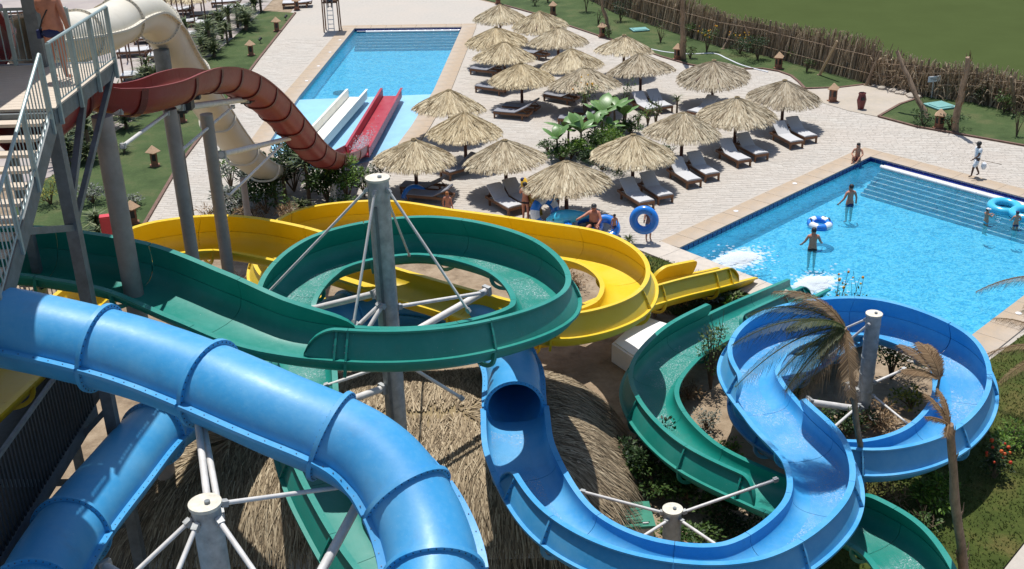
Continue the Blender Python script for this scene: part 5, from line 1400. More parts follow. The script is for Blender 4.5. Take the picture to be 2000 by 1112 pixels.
# lifeguard chair with canopy
def lifeguard_chair(c):
    t = thing('lifeguard_chair', 'tall wooden lifeguard chair with a ladder beside the lane pool', 'lifeguard chair', c)
    hw = .48
    for sx in (-1, 1):
        for y in (-.45, .45):
            MB().beam((sx * hw * 1.12, y, 0), (sx * hw, y, 4.5), .08, .08).build('post', MAT['wood'], t)
        MB().beam((sx * .2, -.62, 0), (sx * .2, -.4, 2.1), .05, .05).build('ladder_rail', MAT['strut'], t)
        MB().beam((sx * hw, -.45, 2.25), (sx * hw, .45, 2.25), .06, .06).build('armrest_rail', MAT['wood'], t)
    for k in range(6):
        MB().box((0, -.60 + k * .035, .26 + k * .3), (.42, .10, .035)).build('rung', MAT['strut'], t)
    MB().box((0, 0, 2.0), (.98, .9, .06)).build('seat', MAT['wood'], t); MB().box((0, .42, 2.4), (.96, .04, .7)).build('backrest', MAT['wood'], t)
    MB().prism([(-.75, -.75), (.75, -.75), (.75, .75), (-.75, .75)], 4.5, 4.56).build('canopy', MAT['cloth_white'], t)
    return t
lc = (-12.09, 80.49, 0.00); lifeguard_chair((lc[0], lc[1], .01))

# ================================================================== SWIM RINGS AND FLOATS
def ring(label, c, R, r, rot, mat, stripes=None, handles=False):
    t = thing('swim_ring', label, 'swim ring', c); m = rot
    o = MB().torus((0, 0, 0), R, r, m, 36, 14).build('tube', mat, t, True, 180)
    if stripes:
        for k in range(stripes):
            a0 = 2 * PI * (k + .2) / stripes; mb = MB(); vs = []; K = 6
            for i in range(K + 1):
                a = a0 + i / K * 2 * PI / stripes * .5
                for j in range(9):
                    b = -PI * .1 + PI * .9 * j / 8; rr = r * 1.012
                    p = Vector(((R + rr * math.cos(b)) * math.cos(a), (R + rr * math.cos(b)) * math.sin(a), rr * math.sin(b))); vs.append(m @ p if m else p)
            mb.add(vs, [(i * 9 + j, (i + 1) * 9 + j, (i + 1) * 9 + j + 1, i * 9 + j + 1) for i in range(K) for j in range(8)])
            mb.build('stripe', MAT['ring_white'], o, True, 180)
    if handles:
        for sg in (-1, 1):
            p = Vector((sg * R, 0, r)); q = [p + Vector((0, -.12, 0)), p + Vector((0, -.08, .06)), p + Vector((0, .08, .06)), p + Vector((0, .12, 0))]
            MB().tube([m @ x if m else x for x in q], .018, 6).build('handle', MAT['dark'], t, True)
    v = MB().cyl(*( [(m @ x if m else x) for x in (Vector((R * .7, R * .7, r)), Vector((R * .7, R * .7, r + .03)))] ), .02, n=6).build('valve', MAT['dark'], t)
    return t
RX = lambda a: Matrix.Rotation(R_(a), 3, 'X')
RZ = lambda a: Matrix.Rotation(R_(a), 3, 'Z')
ring('plain blue swim ring propped upright behind the yellow slide', (-4.06, 46.20, -0.05), .44, .17, RX(72), MAT['ring_blue'])
bk = (5.30, 40.67, 0.00)
ring('plain blue swim ring held up in front of a boy by the pool', (bk[0] - .22, bk[1] - .32, .98), .40, .165, RZ(-14) @ RX(82), MAT['ring_blue'])
p = (1.40, 42.57, 0.00)
ring('dark blue swim ring with white stripes leaning under the nearest parasol', (p[0], p[1], .55), .50, .19, RZ(35) @ RX(75), MAT['ring_blue'], 5)
p = (3.57, 41.22, 0.00)
ring('blue swim ring lying beside the seated heavy man', (p[0] + .1, p[1], .35), .44, .17, RX(35), MAT['ring_blue'])
p = (3.00, 41.90, 0.00)
ring('deep blue swim ring with white marks under the whale float', (p[0], p[1], .2), .5, .18, RX(12), MAT['ring_blue'], 3)
ring('blue swim ring with white bands and handles floating beside a swimmer', (12.28, 42.04, -0.05), .36, .15, RX(6), MAT['ring_blue'], 4, True)
ring('cyan swim ring floating beside the small children in the large pool', (20.14, 43.33, -0.06), .52, .17, RX(4), MAT['ring_cyan'])
ring('cyan swim ring behind the smallest child at the right picture edge', (20.66, 42.48, -0.06), .50, .17, RX(2), MAT['ring_cyan'])
p = (2.35, 41.63, 0.00)
t = thing('whale_float', 'light blue whale shaped float being held by the seated man', 'float', (p[0], p[1], .62), R_(12))
mb = MB(); K = 12
mb.tube([(-.95 + 1.9 * k / K, 0, .10 * math.sin(k / K * 3)) for k in range(K + 1)], [.10, .20, .27, .30, .31, .30, .28, .25, .21, .17, .13, .09, .05], 14); mb.build('body', MAT['ring_cyan'], t, True, 180)
for sg in (-1, 1):
    MB().ball((.98, sg * .18, .05), (.18, .22, .035), 10, 6).build('tail_fluke', MAT['ring_blue'], t, True); MB().ball((-.2, sg * .38, -.05), (.16, .22, .04), 10, 6).build('flipper', MAT['ring_blue'], t, True); MB().ball((-.72, sg * .2, .10), (.05, .03, .05), 8, 6).build('eye', MAT['eye'], t)
MB().ball((-.75, 0, -.02), (.22, .235, .15), 12, 8).build('chin', MAT['ring_white'], t, True)
p = (0.90, 43.05, 0.00)
t = thing('yellow_float', 'tall yellow float with red trim held upright by a man', 'float', (p[0], p[1] + .12, .02), R_(-8))
MB().tube([(-.35, 0, 1.75), (-.25, 0, 1.35), (-.05, .05, .95), (.15, .05, .6), (.3, 0, .18)], [.12, .17, .20, .20, .14], 12).build('body', MAT['ring_yellow'], t, True, 180)
MB().tube([(-.1, .05, .6), (.25, .02, 1.1), (.42, 0, 1.0)], [.14, .17, .10], 10).build('head', MAT['ring_yellow'], t, True, 180); MB().ball((.42, -.05, 1.0), (.16, .12, .12), 10, 7).build('snout', MAT['red_box'], t, True); MB().ball((-.36, -.05, 1.72), .09, 8, 6).build('tip', MAT['navy'], t, True)

# ================================================================== PEOPLE
def skin_mesh(name, joints, links, mat, sub=1, root=None):
    names = list(joints); ix = {n: i for i, n in enumerate(names)}
    me = bpy.data.meshes.new('sk'); me.from_pydata([joints[n][0] for n in names], [(ix[a], ix[b]) for a, b in links], [])
    o = bpy.data.objects.new('sk', me); COL.objects.link(o)
    md = o.modifiers.new('skin', 'SKIN'); md.use_smooth_shade = True
    for n in names:
        sv = me.skin_vertices[0].data[ix[n]]; r = joints[n][1]
        sv.radius = r if hasattr(r, '__len__') else (r, r); sv.use_root = (n == (root or names[0]))
    if sub:
        s = o.modifiers.new('sub', 'SUBSURF'); s.levels = sub; s.render_levels = sub
    dg = bpy.context.evaluated_depsgraph_get(); dg.update()
    out = bpy.data.meshes.new_from_object(o.evaluated_get(dg)); out.name = name
    bpy.data.objects.remove(o); bpy.data.meshes.remove(me)
    out.materials.clear(); out.materials.append(mat)
    return out
BASE = dict(pelvis=((0, 0, .525), (.082, .062)), belly=((0, -.004, .60), (.078, .062)), chest=((0, 0, .715), (.088, .062)), upper=((0, .005, .785), (.075, .05)), neck=((0, 0, .838), .031), head=((0, -.012, .895), (.050, .056)), crown=((0, -.008, .945), (.043, .048)), nose=((0, -.078, .893), .009),
            shR=((.100, .005, .792), .037), elR=((.135, .015, .635), .026), wrR=((.145, -.03, .495), .0185), shL=((-.100, .005, .792), .037), elL=((-.135, .015, .635), .026), wrL=((-.145, -.03, .495), .0185),
            hipR=((.052, 0, .49), (.056, .058)), knR=((.058, -.015, .275), .036), anR=((.058, .01, .05), .0225), toR=((.066, -.09, .018), (.02, .015)), hipL=((-.052, 0, .49), (.056, .058)), knL=((-.058, -.015, .275), .036), anL=((-.058, .01, .05), .0225), toL=((-.066, -.09, .018), (.02, .015)))
def person(label, loc, rz, H, pose=None, skin='skin', hair='hair', shorts='navy', top=None, bulk=1.0, short_len=.35, hair_long=False, cap=None, cut=None):
    J = {k: [Vector(v[0]), v[1]] for k, v in BASE.items()}
    for k, v in (pose or {}).items(): J[k][0] = Vector(v)
    if bulk != 1:
        for k in ('pelvis', 'belly', 'chest', 'upper'):
            r = J[k][1]; J[k][1] = (r[0] * bulk, r[1] * bulk * (1.15 if k == 'belly' else 1))
        for k in J:
            if k[:2] in ('sh', 'el', 'hi', 'kn', 'wr'): r = J[k][1]; J[k][1] = tuple(x * (1 + (bulk - 1) * .6) for x in r) if hasattr(r, '__len__') else r * (1 + (bulk - 1) * .6)
    L = [('pelvis', 'belly'), ('belly', 'chest'), ('chest', 'upper'), ('upper', 'neck'), ('neck', 'head'), ('head', 'crown'), ('head', 'nose')]
    for s in 'RL': L += [('upper', 'sh' + s), ('sh' + s, 'el' + s), ('el' + s, 'wr' + s), ('pelvis', 'hip' + s), ('hip' + s, 'kn' + s), ('kn' + s, 'an' + s), ('an' + s, 'to' + s)]
    hd = J['head'][0]
    for s, sg in (('R', 1), ('L', -1)):
        J['ear' + s] = [hd + Vector((sg * .058, .008, 0)), .010]; L.append(('head', 'ear' + s))
        d = (J['wr' + s][0] - J['el' + s][0]).normalized(); side = d.cross(Vector((0, 1, .2))).normalized(); w = J['wr' + s][0]; nrm = d.cross(side)
        J['pa' + s] = [w + d * .036, (.019, .013)]; L.append(('wr' + s, 'pa' + s)); pa = J['pa' + s][0]
        for k, ln_ in enumerate((.036, .043, .047, .043)):
            o = side * ((k - 1.75) * .0105); a = pa + d * .022 + o; b = a + d * ln_ * .55 + nrm * .006; c = b + d * ln_ * .4 + nrm * .014
            J['f%s%da' % (s, k)] = [a, .0062]; J['f%s%db' % (s, k)] = [b, .0056]; J['f%s%dc' % (s, k)] = [c, .0045]
            L += [('pa' + s, 'f%s%da' % (s, k)), ('f%s%da' % (s, k), 'f%s%db' % (s, k)), ('f%s%db' % (s, k), 'f%s%dc' % (s, k))]
        a = w + d * .02 + side * (.024 * -sg) ; b = a + d * .022 + side * (.010 * -sg)
        J['t%sa' % s] = [a, .0068]; J['t%sb' % s] = [b, .0055]; L += [('wr' + s, 't%sa' % s), ('t%sa' % s, 't%sb' % s)]
    t = thing('person', label, 'person', loc, rz)
    S = lambda Jd: {k: ((v[0] * H), (tuple(x * H for x in v[1]) if hasattr(v[1], '__len__') else v[1] * H)) for k, v in Jd.items()}
    obj_from_mesh('body', skin_mesh('body', S(J), L, MAT[skin], 1, 'pelvis'), t)
    grow = lambda r, g=1.10: tuple(x * g + .004 for x in r) if hasattr(r, '__len__') else r * g + .004
    if shorts:
        Q = {'pelvis': [J['pelvis'][0], grow(J['pelvis'][1], 1.26)], 'waist': [J['pelvis'][0].lerp(J['belly'][0], .45), grow(J['belly'][1], 1.16)]}; QL = [('pelvis', 'waist')]
        for s in 'RL':
            Q['h' + s] = [J['hip' + s][0], grow(J['hip' + s][1], 1.28)]; Q['k' + s] = [J['hip' + s][0].lerp(J['kn' + s][0], short_len), grow((.052 * bulk, .052 * bulk), 1.22)]
            QL += [('pelvis', 'h' + s), ('h' + s, 'k' + s)]
        obj_from_mesh('swim_shorts', skin_mesh('swim_shorts', S(Q), QL, MAT[shorts], 1, 'pelvis'), t)
    if top:
        mat_, full = top
        Q = {'belly': [J['belly'][0], grow(J['belly'][1], 1.22)], 'chest': [J['chest'][0], grow(J['chest'][1], 1.2)]}; QL = [('belly', 'chest')]
        if full:
            Q['low'] = [J['pelvis'][0], grow(J['pelvis'][1], 1.34)]; Q['up'] = [J['upper'][0], grow(J['upper'][1], 1.06)]; QL += [('low', 'belly'), ('chest', 'up')]
            for s in 'RL':
                Q['s' + s] = [J['sh' + s][0], grow(J['sh' + s][1], 1.35)]; Q['e' + s] = [J['sh' + s][0].lerp(J['el' + s][0], .6), grow(.032, 1.3)]; QL += [('up', 's' + s), ('s' + s, 'e' + s)]
        else:
            Q['belly'] = [J['chest'][0].lerp(J['belly'][0], .25), grow(J['chest'][1], 1.04)]; Q['chest'] = [J['chest'][0].lerp(J['upper'][0], .35), grow(J['chest'][1], 1.0)]
        obj_from_mesh('top', skin_mesh('top', S(Q), QL, MAT[mat_], 1, 'chest'), t)
    c = (J['head'][0].lerp(J['crown'][0], .55)) * H
    mb = MB(); mb.ball(c + Vector((0, .012 * H, .012 * H)), (.056 * H, .060 * H, .058 * H), 14, 9)
    if hair_long: mb.ball(c + Vector((0, .04 * H, -.05 * H)), (.055 * H, .035 * H, .09 * H), 12, 8)
    if cap:
        mb.build('hair', MAT[hair], t, True); MB().ball(c + Vector((0, .004 * H, .022 * H)), (.060 * H, .064 * H, .052 * H), 14, 9).box(c + Vector((0, -.075 * H, .022 * H)), (.09 * H, .06 * H, .008 * H)).build('cap', MAT[cap], t, True, 40)
    else: mb.build('hair', MAT[hair], t, True)
    for sg in (-1, 1): MB().ball(J['head'][0] * H + Vector((sg * .021 * H, -.054 * H, .008 * H)), .006 * H, 6, 5).build('eye', MAT['eye'], t)
    MB().box(J['head'][0] * H + Vector((0, -.057 * H, -.028 * H)), (.026 * H, .006 * H, .006 * H)).build('mouth', MAT['wine'], t)
    return t
# man on the tower deck, seen from behind
pm = person('sunburnt man in navy trunks standing on the tower deck with a strap bag', (-8.55, 21.75, DZ), PI - .15, 1.92,
            dict(elR=(.15, -.06, .67), wrR=(.10, -.16, .70), elL=(-.145, .02, .64), wrL=(-.155, -.01, .50), knR=(.07, -.01, .275), anR=(.085, .01, .05), toR=(.10, -.085, .018), knL=(-.05, -.01, .275), anL=(-.055, .01, .05), toL=(-.06, -.09, .018)), 'skin_red', shorts='navy', bulk=1.22, short_len=.3)
sb = thing('strap_bag', 'small dark bag on a shoulder strap worn by the man on the tower deck', 'bag', (-8.55, 21.75, DZ), PI - .15)
MB().tube([(-.12, .03, 1.43), (-.02, .135, 1.36), (.10, .15, 1.18), (.235, .06, .98)], .014, 6).build('strap', MAT['dark'], sb, True); MB().tube([(-.12, .03, 1.43), (-.02, -.13, 1.36), (.14, -.13, 1.15), (.235, -.02, .98)], .014, 6).build('strap', MAT['dark'], sb, True); MB().box((.255, .02, .90), (.07, .17, .16)).build('pouch', MAT['navy'], sb)
# worker in white walking to the left
wp_ = (20.17, 46.67, 0.00)
person('man in a white uniform and dark cap walking along the pool edge with a stick', (wp_[0], wp_[1], .05), -PI / 2 + .1, 1.62, dict(knR=(.05, -.10, .28), anR=(.055, -.13, .06), toR=(.06, -.21, .04), knL=(-.05, .03, .28), anL=(-.055, .14, .07), toL=(-.06, .07, .03), elL=(-.15, .05, .64), wrL=(-.15, .06, .50), elR=(.14, -.05, .64), wrR=(.14, -.17, .56)), 'skin_dark', shorts='cloth_white', top=('cloth_white', True), short_len=1.0, cap='dark')
stk = thing('litter_stick', 'thin stick and white bag carried by the man in white', 'stick', (wp_[0] + .12, wp_[1] - .15, .05))
MB().cyl((-.05, 0, .82), (.95, .1, .55), .012, n=6).build('shaft', MAT['stem'], stk); MB().lathe((.12, -.05, .42), [(.07, 0), (.12, .1), (.10, .25), (.02, .32)], 10).build('bag', MAT['cloth_white'], stk, True)
# woman sitting on the coping
SIT = dict(pelvis=(0, 0, .055), belly=(0, .01, .135), chest=(0, .0, .25), upper=(0, -.005, .32), neck=(0, -.01, .372), head=(0, -.025, .43), crown=(0, -.02, .48), nose=(0, -.09, .428), shR=(.098, 0, .326), shL=(-.098, 0, .326), elR=(.15, -.07, .21), wrR=(.11, -.19, .17), elL=(-.15, -.07, .21), wrL=(-.10, -.2, .19),
           hipR=(.055, -.02, .055), knR=(.10, -.21, .16), anR=(.03, -.29, .03), toR=(-.02, -.36, .02), hipL=(-.055, -.02, .055), knL=(-.09, -.23, .17), anL=(-.09, -.27, .03), toL=(-.10, -.36, .02))
wsp = (15.82, 49.27, 0.00)
person('woman in a wine red bikini and sunglasses sitting on the pool coping', (wsp[0], wsp[1], .05), R_(-25), 1.62, SIT, 'skin', shorts='wine', top=('wine', False), short_len=.15, hair_long=True, bulk=.92)
# lifeguard in his chair
CH = dict(SIT); CH.update(hipR=(.055, -.02, .055), knR=(.07, -.27, .075), anR=(.07, -.29, -.16), toR=(.075, -.37, -.19), hipL=(-.055, -.02, .055), knL=(-.07, -.27, .075), anL=(-.07, -.27, -.16), toL=(-.075, -.36, -.19))
person('lifeguard in a grey shirt sitting on the tall chair', (lc[0], lc[1] - .1, 2.04), R_(4), 1.7, CH, 'skin_dark', shorts='cloth_grey', top=('cloth_grey', True), short_len=.7, cap='cloth_grey')
# bathers
b1 = (14.11, 44.30, 0.00)
person('man in dark trunks wading with his back turned near the pool steps', (b1[0], b1[1], -.985), PI + .2, 1.75, dict(elL=(-.16, .0, .64), wrL=(-.19, -.05, .52), elR=(.17, .02, .64), wrR=(.235, -.03, .54)), 'skin_red', shorts='navy', short_len=.4)
b2 = (11.41, 39.72, 0.00)
person('man with dark hair wading beside the floating striped ring', (b2[0], b2[1], -.99), PI - .1, 1.75, dict(elR=(.165, -.02, .65), wrR=(.21, -.08, .58), elL=(-.165, -.01, .65), wrL=(-.20, -.09, .60)), 'skin_red', shorts='black', short_len=.25, bulk=1.05)
b3 = (18.74, 41.70, 0.00)
person('child in a pale cap wading towards the cyan ring', (b3[0], b3[1], -.62), PI / 2 + .3, 1.18, dict(elR=(.12, -.09, .70), wrR=(.07, -.2, .72), elL=(-.12, -.09, .70), wrL=(-.06, -.2, .72)), 'skin', shorts='turq', cap='cloth_white')
b4 = (19.70, 41.19, 0.00)
person('child in a pale top and navy shorts standing at the cyan rings', (b4[0], b4[1], -.55), PI - .1, 1.15, dict(elR=(.15, -.02, .66), wrR=(.14, -.13, .6), elL=(-.15, -.02, .66), wrL=(-.14, -.13, .6)), 'skin', shorts='navy', top=('cloth_white', False), cap='navy')
# group behind the yellow slide
person('boy with a pale green cap standing behind the plain blue ring he holds', (bk[0], bk[1], .01), .2, 1.38, dict(elR=(.14, -.08, .70), wrR=(.06, -.20, .72), elL=(-.15, -.08, .66), wrL=(-.2, -.2, .66)), 'skin', shorts='turq', cap='lime')
y1 = (0.63, 42.96, 0.00)
person('slim man in black trunks holding a tall yellow float by his side', (y1[0], y1[1], .01), PI - .4, 1.72, dict(elR=(.15, -.05, .68), wrR=(.12, -.15, .74), elL=(-.15, -.02, .66), wrL=(-.17, -.12, .60)), 'skin_red', shorts='black', short_len=.15)
y2 = (1.87, 43.32, 0.00)
person('woman in a turquoise swimsuit standing under the nearest parasol', (y2[0], y2[1], .01), PI + .5, 1.66, dict(elR=(.15, .0, .65), wrR=(.10, -.1, .56)), 'skin', shorts='turq', top=('turq', True), short_len=.12, hair_long=True)
y3 = (3.25, 41.24, 0.00)
SQ = dict(SIT); SQ.update({k: tuple(Vector(v) + Vector((0, 0, .16))) for k, v in SIT.items()})
SQ.update(knR=(.12, -.22, .20), anR=(.10, -.2, .04), toR=(.11, -.29, .02), knL=(-.12, -.22, .20), anL=(-.10, -.2, .04), toL=(-.11, -.29, .02), elR=(.16, -.08, .36), wrR=(.12, -.2, .30), elL=(-.19, -.10, .44), wrL=(-.28, -.22, .42))
person('heavy bare chested man in a dark cap seated among the swim rings', (y3[0], y3[1], .10), -.25, 1.85, SQ, 'skin_red', shorts='black', bulk=1.35, cap='dark')
y4 = (4.03, 41.08, 0.00)
person('small dark haired child beside the heavy seated man', (y4[0], y4[1], .01), PI + .4, .98, None, 'skin', shorts='navy')
y5 = (-2.50, 43.09, 0.00)
person('ginger haired boy with a bare back walking behind the yellow slide', (y5[0], y5[1], .01), PI - .3, 1.36, dict(knR=(.055, -.05, .28), anR=(.055, .0, .05)), 'skin_red', hair='hair_red', shorts='navy')

# ================================================================== PLANTS
def leaves(mb, rnd, c, rx, ry, rz, n, size, hollow=.5, aspect=2.0):
    for i in range(n):
        while True:
            v = Vector((rnd.uniform(-1, 1), rnd.uniform(-1, 1), rnd.uniform(-1, 1)))
            if hollow < v.length < 1: break
        p = Vector((c[0] + v.x * rx, c[1] + v.y * ry, c[2] + v.z * rz))
        d = Vector((v.x + rnd.gauss(0, .5), v.y + rnd.gauss(0, .5), v.z * .4 + rnd.gauss(.15, .4))).normalized()
        s = d.cross(Vector((rnd.gauss(0, .4), rnd.gauss(0, .4), 1))).normalized(); L = size * rnd.uniform(.6, 1.3); w = L / aspect / 2
        q = p + d * L
        mb.add([p, p + d * L * .45 + s * w, q, p + d * L * .45 - s * w], [(0, 1, 2, 3)])
def shrub(label, c, r, h, mat, n=500, size=.10, seed=0, clumps=7, cat='shrub', group=None, aspect=2.0, name='shrub', sparse=False, flowers=None):
    rnd = random.Random(seed * 7 + 3); t = thing(name, label, cat, (c[0], c[1], 0), 0, group)
    mb = MB(); st = MB()
    for k in range(clumps):
        a = rnd.random() * 6.28; q = rnd.uniform(.15, .75) * r; cz = rnd.uniform(.35, .8) * h
        p = (math.cos(a) * q, math.sin(a) * q, cz); cr = r * rnd.uniform(.28, .5)
        st.tube([(0, 0, 0), (p[0] * .4, p[1] * .4, cz * .55), p], [.035, .022, .010], 5)
        if sparse:
            for j in range(3): st.tube([p, (p[0] + rnd.gauss(0, cr * .6), p[1] + rnd.gauss(0, cr * .6), cz + rnd.uniform(0, .35) * h)], [.01, .005], 4)
        leaves(mb, rnd, p, cr, cr, cr * .75 * max(.5, h / max(.1, 2 * r)), n // clumps, size, .35, aspect)
    o = mb.build('foliage', mat, t); o['kind'] = 'stuff'
    st.build('stems', MAT['stem'], t, True)
    if flowers:
        fm = MB()
        for k in range(10 if sparse else 14):
            a = rnd.random() * 6.28; q = rnd.uniform(.2, .9) * r
            fm.ball((math.cos(a) * q, math.sin(a) * q, rnd.uniform(.55, 1.0) * h), rnd.uniform(.03, .06), 6, 4)
        o = fm.build('flowers', MAT[flowers], t); o['kind'] = 'stuff'
    return t
def yucca_meshes(seed, r=.7, n=80, stemh=.35):
    rnd = random.Random(seed); mb = MB()
    for k in range(n):
        a = rnd.random() * 6.28; e = rnd.uniform(.15, 1.35); L = r * rnd.uniform(.7, 1.15); d = Vector((math.cos(a), math.sin(a), 0)); s = Vector((-d.y, d.x, 0)); w = .028 * rnd.uniform(.8, 1.3)
        b = Vector((0, 0, stemh + rnd.uniform(-.1, .1)))
        pts = [b, b + d * (L * .45 * math.cos(e)) + Vector((0, 0, L * .5 * math.sin(e))), b + d * (L * math.cos(e * .75)) + Vector((0, 0, L * math.sin(e) * .75 - .12 * L))]
        vs = []
        for i, p in enumerate(pts[:2]): vs += [p - s * w * (.7, 1)[i], p + s * w * (.7, 1)[i]]
        vs.append(pts[2]); mb.add(vs, [(0, 1, 3, 2), (2, 3, 4)])
    return mb.mesh('leaf_rosette', MAT['strap']), MB().cyl((0, 0, 0), (0, 0, stemh), .06, .05, 8).mesh('stem', MAT['stem'])
YM = [yucca_meshes(s, .75, 90, .22) for s in (1, 2, 3)] + [yucca_meshes(4, .62, 50, 1.2), yucca_meshes(5, .55, 40, .75)]
def yucca(label, c, k, s=1.0, group=None):
    t = thing('yucca', label, 'yucca', (c[0], c[1], 0), random.random() * 6, group)
    o = obj_from_mesh('leaf_rosette', YM[k][0], t, scale=(s, s, s)); obj_from_mesh('stem', YM[k][1], t, scale=(s, s, s)); return t
hedge = [(-18.59, 87.84, 0.00), (-18.62, 85.20, 0.00), (-18.65, 82.71, 0.00), (-18.82, 81.03, 0.00), (-18.92, 78.76, 0.00), (-19.01, 76.90, 0.00), (-19.09, 75.42, 0.00), (-19.17, 73.99, 0.00), (-19.25, 72.60, 0.00), (-19.46, 71.81, 0.00), (-19.46, 70.24, 0.00), (-19.60, 68.98, 0.00), (-19.60, 67.27, 0.00), (-19.64, 65.87, 0.00), (-20.61, 62.26, 0.00), (-20.54, 60.63, 0.00), (-20.52, 59.27, 0.00), (-20.68, 58.53, 0.00), (-20.84, 57.81, 0.00), (-20.81, 56.39, 0.00), (-20.79, 55.19, 0.00), (-20.61, 53.70, 0.00), (-20.60, 52.75, 0.00), (-21.35, 54.09, 0.00), (-21.10, 52.18, 0.00)]
hg = 'spiky strap leaved plants in a row along the left lawn'
for i, p in enumerate(hedge):
    for k in range(3 if i < 14 else 2):
        yucca('spiky strap leaved plant in the row between terrace and left lawn', (p[0] + random.gauss(0, .5) - k * .7, p[1] + random.gauss(0, .5), 0), random.choice((0, 1, 2, 4)), random.uniform(1.2, 2.1), hg)
yucca('agave rosette in the grass close to the red slide entrance', (-19.36, 65.39, 0.00), 0, 1.2)
for p, lab, k, s in [((-16.79, 43.26, 0.00), 'spiky plant in the lawn left of the thick taupe column', 1, 1.3), ((-16.09, 41.71, 0.00), 'spiky plant lowest in the lawn, above the yellow rim', 2, 1.3), ((-18.73, 53.53, 0.00), 'pale young agave in the middle of the left lawn', 0, .8), ((-8.51, 45.67, 0.00), 'tall stemmed yucca in the bed left of the red slide foot', 3, 1.5), ((-9.63, 46.25, 0.00), 'shorter yucca beside the tall stemmed one', 4, 1.5), ((-8.67, 44.59, 0.00), 'low yucca at the front of the planting bed', 2, 1.0), ((-9.95, 45.78, 0.00), 'yucca tuft deep in the planting bed', 4, 1.3)]: yucca(lab, p, k, s)
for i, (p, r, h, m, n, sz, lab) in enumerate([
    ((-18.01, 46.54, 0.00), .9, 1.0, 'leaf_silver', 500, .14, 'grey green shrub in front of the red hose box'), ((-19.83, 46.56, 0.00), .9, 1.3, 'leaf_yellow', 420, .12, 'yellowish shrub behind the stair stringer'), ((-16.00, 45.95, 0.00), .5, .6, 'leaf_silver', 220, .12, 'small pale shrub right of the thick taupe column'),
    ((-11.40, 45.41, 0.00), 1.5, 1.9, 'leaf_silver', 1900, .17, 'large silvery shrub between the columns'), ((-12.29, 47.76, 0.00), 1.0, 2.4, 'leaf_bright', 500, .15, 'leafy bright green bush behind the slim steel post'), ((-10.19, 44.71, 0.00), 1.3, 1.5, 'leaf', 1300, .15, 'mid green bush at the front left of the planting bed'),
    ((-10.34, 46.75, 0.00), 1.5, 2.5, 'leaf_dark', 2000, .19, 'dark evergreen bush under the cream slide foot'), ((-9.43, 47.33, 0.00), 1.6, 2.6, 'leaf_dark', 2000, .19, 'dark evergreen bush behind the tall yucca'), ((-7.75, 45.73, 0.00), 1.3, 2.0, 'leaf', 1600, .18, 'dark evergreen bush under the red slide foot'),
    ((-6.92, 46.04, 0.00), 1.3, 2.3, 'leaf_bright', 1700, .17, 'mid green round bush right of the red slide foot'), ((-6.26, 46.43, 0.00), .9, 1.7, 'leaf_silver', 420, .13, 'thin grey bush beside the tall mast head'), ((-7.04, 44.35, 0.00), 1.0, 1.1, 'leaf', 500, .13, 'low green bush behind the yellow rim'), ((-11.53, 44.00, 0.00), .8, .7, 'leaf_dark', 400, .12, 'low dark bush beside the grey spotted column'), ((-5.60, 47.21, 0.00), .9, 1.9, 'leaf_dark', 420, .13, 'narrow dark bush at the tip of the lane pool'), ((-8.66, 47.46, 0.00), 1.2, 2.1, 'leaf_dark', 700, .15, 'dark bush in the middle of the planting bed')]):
    shrub(lab, p, r, h, MAT[m], n, sz, i, 9)
for i, (p, lab) in enumerate([((-11.89, 43.68, 0.00), 'dry brown brush at the bed edge near the spotted column'), ((-8.86, 43.80, 0.00), 'dry brown brush along the bed beside the yellow rim'), ((-10.37, 43.46, 0.00), 'dry brown brush at the front of the bed')]):
    shrub(lab, p, .9, .8, MAT['dry'], 500, .22, 40 + i, 7, 'dry bush', None, 6)
# bed of banana plants between the parasols
def banana(label, c, h, nl, seed):
    rnd = random.Random(seed); t = thing('banana_plant', label, 'banana plant', (c[0], c[1], 0), rnd.random() * 6)
    MB().tube([(0, 0, 0), (.03, 0, h * .3), (.02, .03, h * .5)], [.07, .055, .035], 8).build('stem', MAT['stem'], t, True)
    for k in range(nl):
        a = 2.4 * k + rnd.gauss(0, .3); d = Vector((math.cos(a), math.sin(a), 0)); s = Vector((-d.y, d.x, 0)); L = h * rnd.uniform(.5, .75); up_ = rnd.uniform(.7, 1.25); pts = []
        for i in range(8):
            f = i / 7; pts.append(Vector((0, 0, h * .4)) + d * (L * f * math.cos(up_) * (1 + .3 * f)) + Vector((0, 0, L * (f * math.sin(up_) - .38 * f * f))))
        vs = []; fs = []; wd = L * .19
        for i, p in enumerate(pts):
            f = i / 7; w = wd * (math.sin(PI * min(1, max(.03, (f - .12) / .88))) ** .6 if f > .14 else .06); vs += [p - s * w + Vector((0, 0, -.22 * w)), p + Vector((0, 0, .02)), p + s * w + Vector((0, 0, -.22 * w))]
        for i in range(7): fs += [(3 * i, 3 * i + 1, 3 * i + 4, 3 * i + 3), (3 * i + 1, 3 * i + 2, 3 * i + 5, 3 * i + 4)]
        m = MB(); m.add(vs, fs); m.build('leaf', MAT['banana'], t, True, 180)
banana('broad leaved banana plant at the left end of the bed', (2.28, 51.20, 0.00), 1.9, 6, 1); banana('banana plant with one huge round leaf in the middle of the bed', (3.43, 51.87, 0.00), 2.2, 6, 2); banana('banana plant with tall thin leaves behind the front row', (4.21, 53.07, 0.00), 2.0, 6, 3); banana('banana plant at the right end of the bed', (5.77, 54.77, 0.00), 2.0, 5, 4); banana('small banana plant among the bed shrubs', (4.97, 53.82, 0.00), 1.3, 5, 5)
banana('banana plant leaning over the left loungers behind the bed', (2.89, 52.55, 0.00), 2.0, 7, 6); banana('tall banana plant between the flowering shrub and the front parasol', (4.68, 54.53, 0.00), 2.4, 7, 7); banana('banana plant at the back of the bed with upright leaves', (5.39, 55.67, 0.00), 2.1, 6, 8)
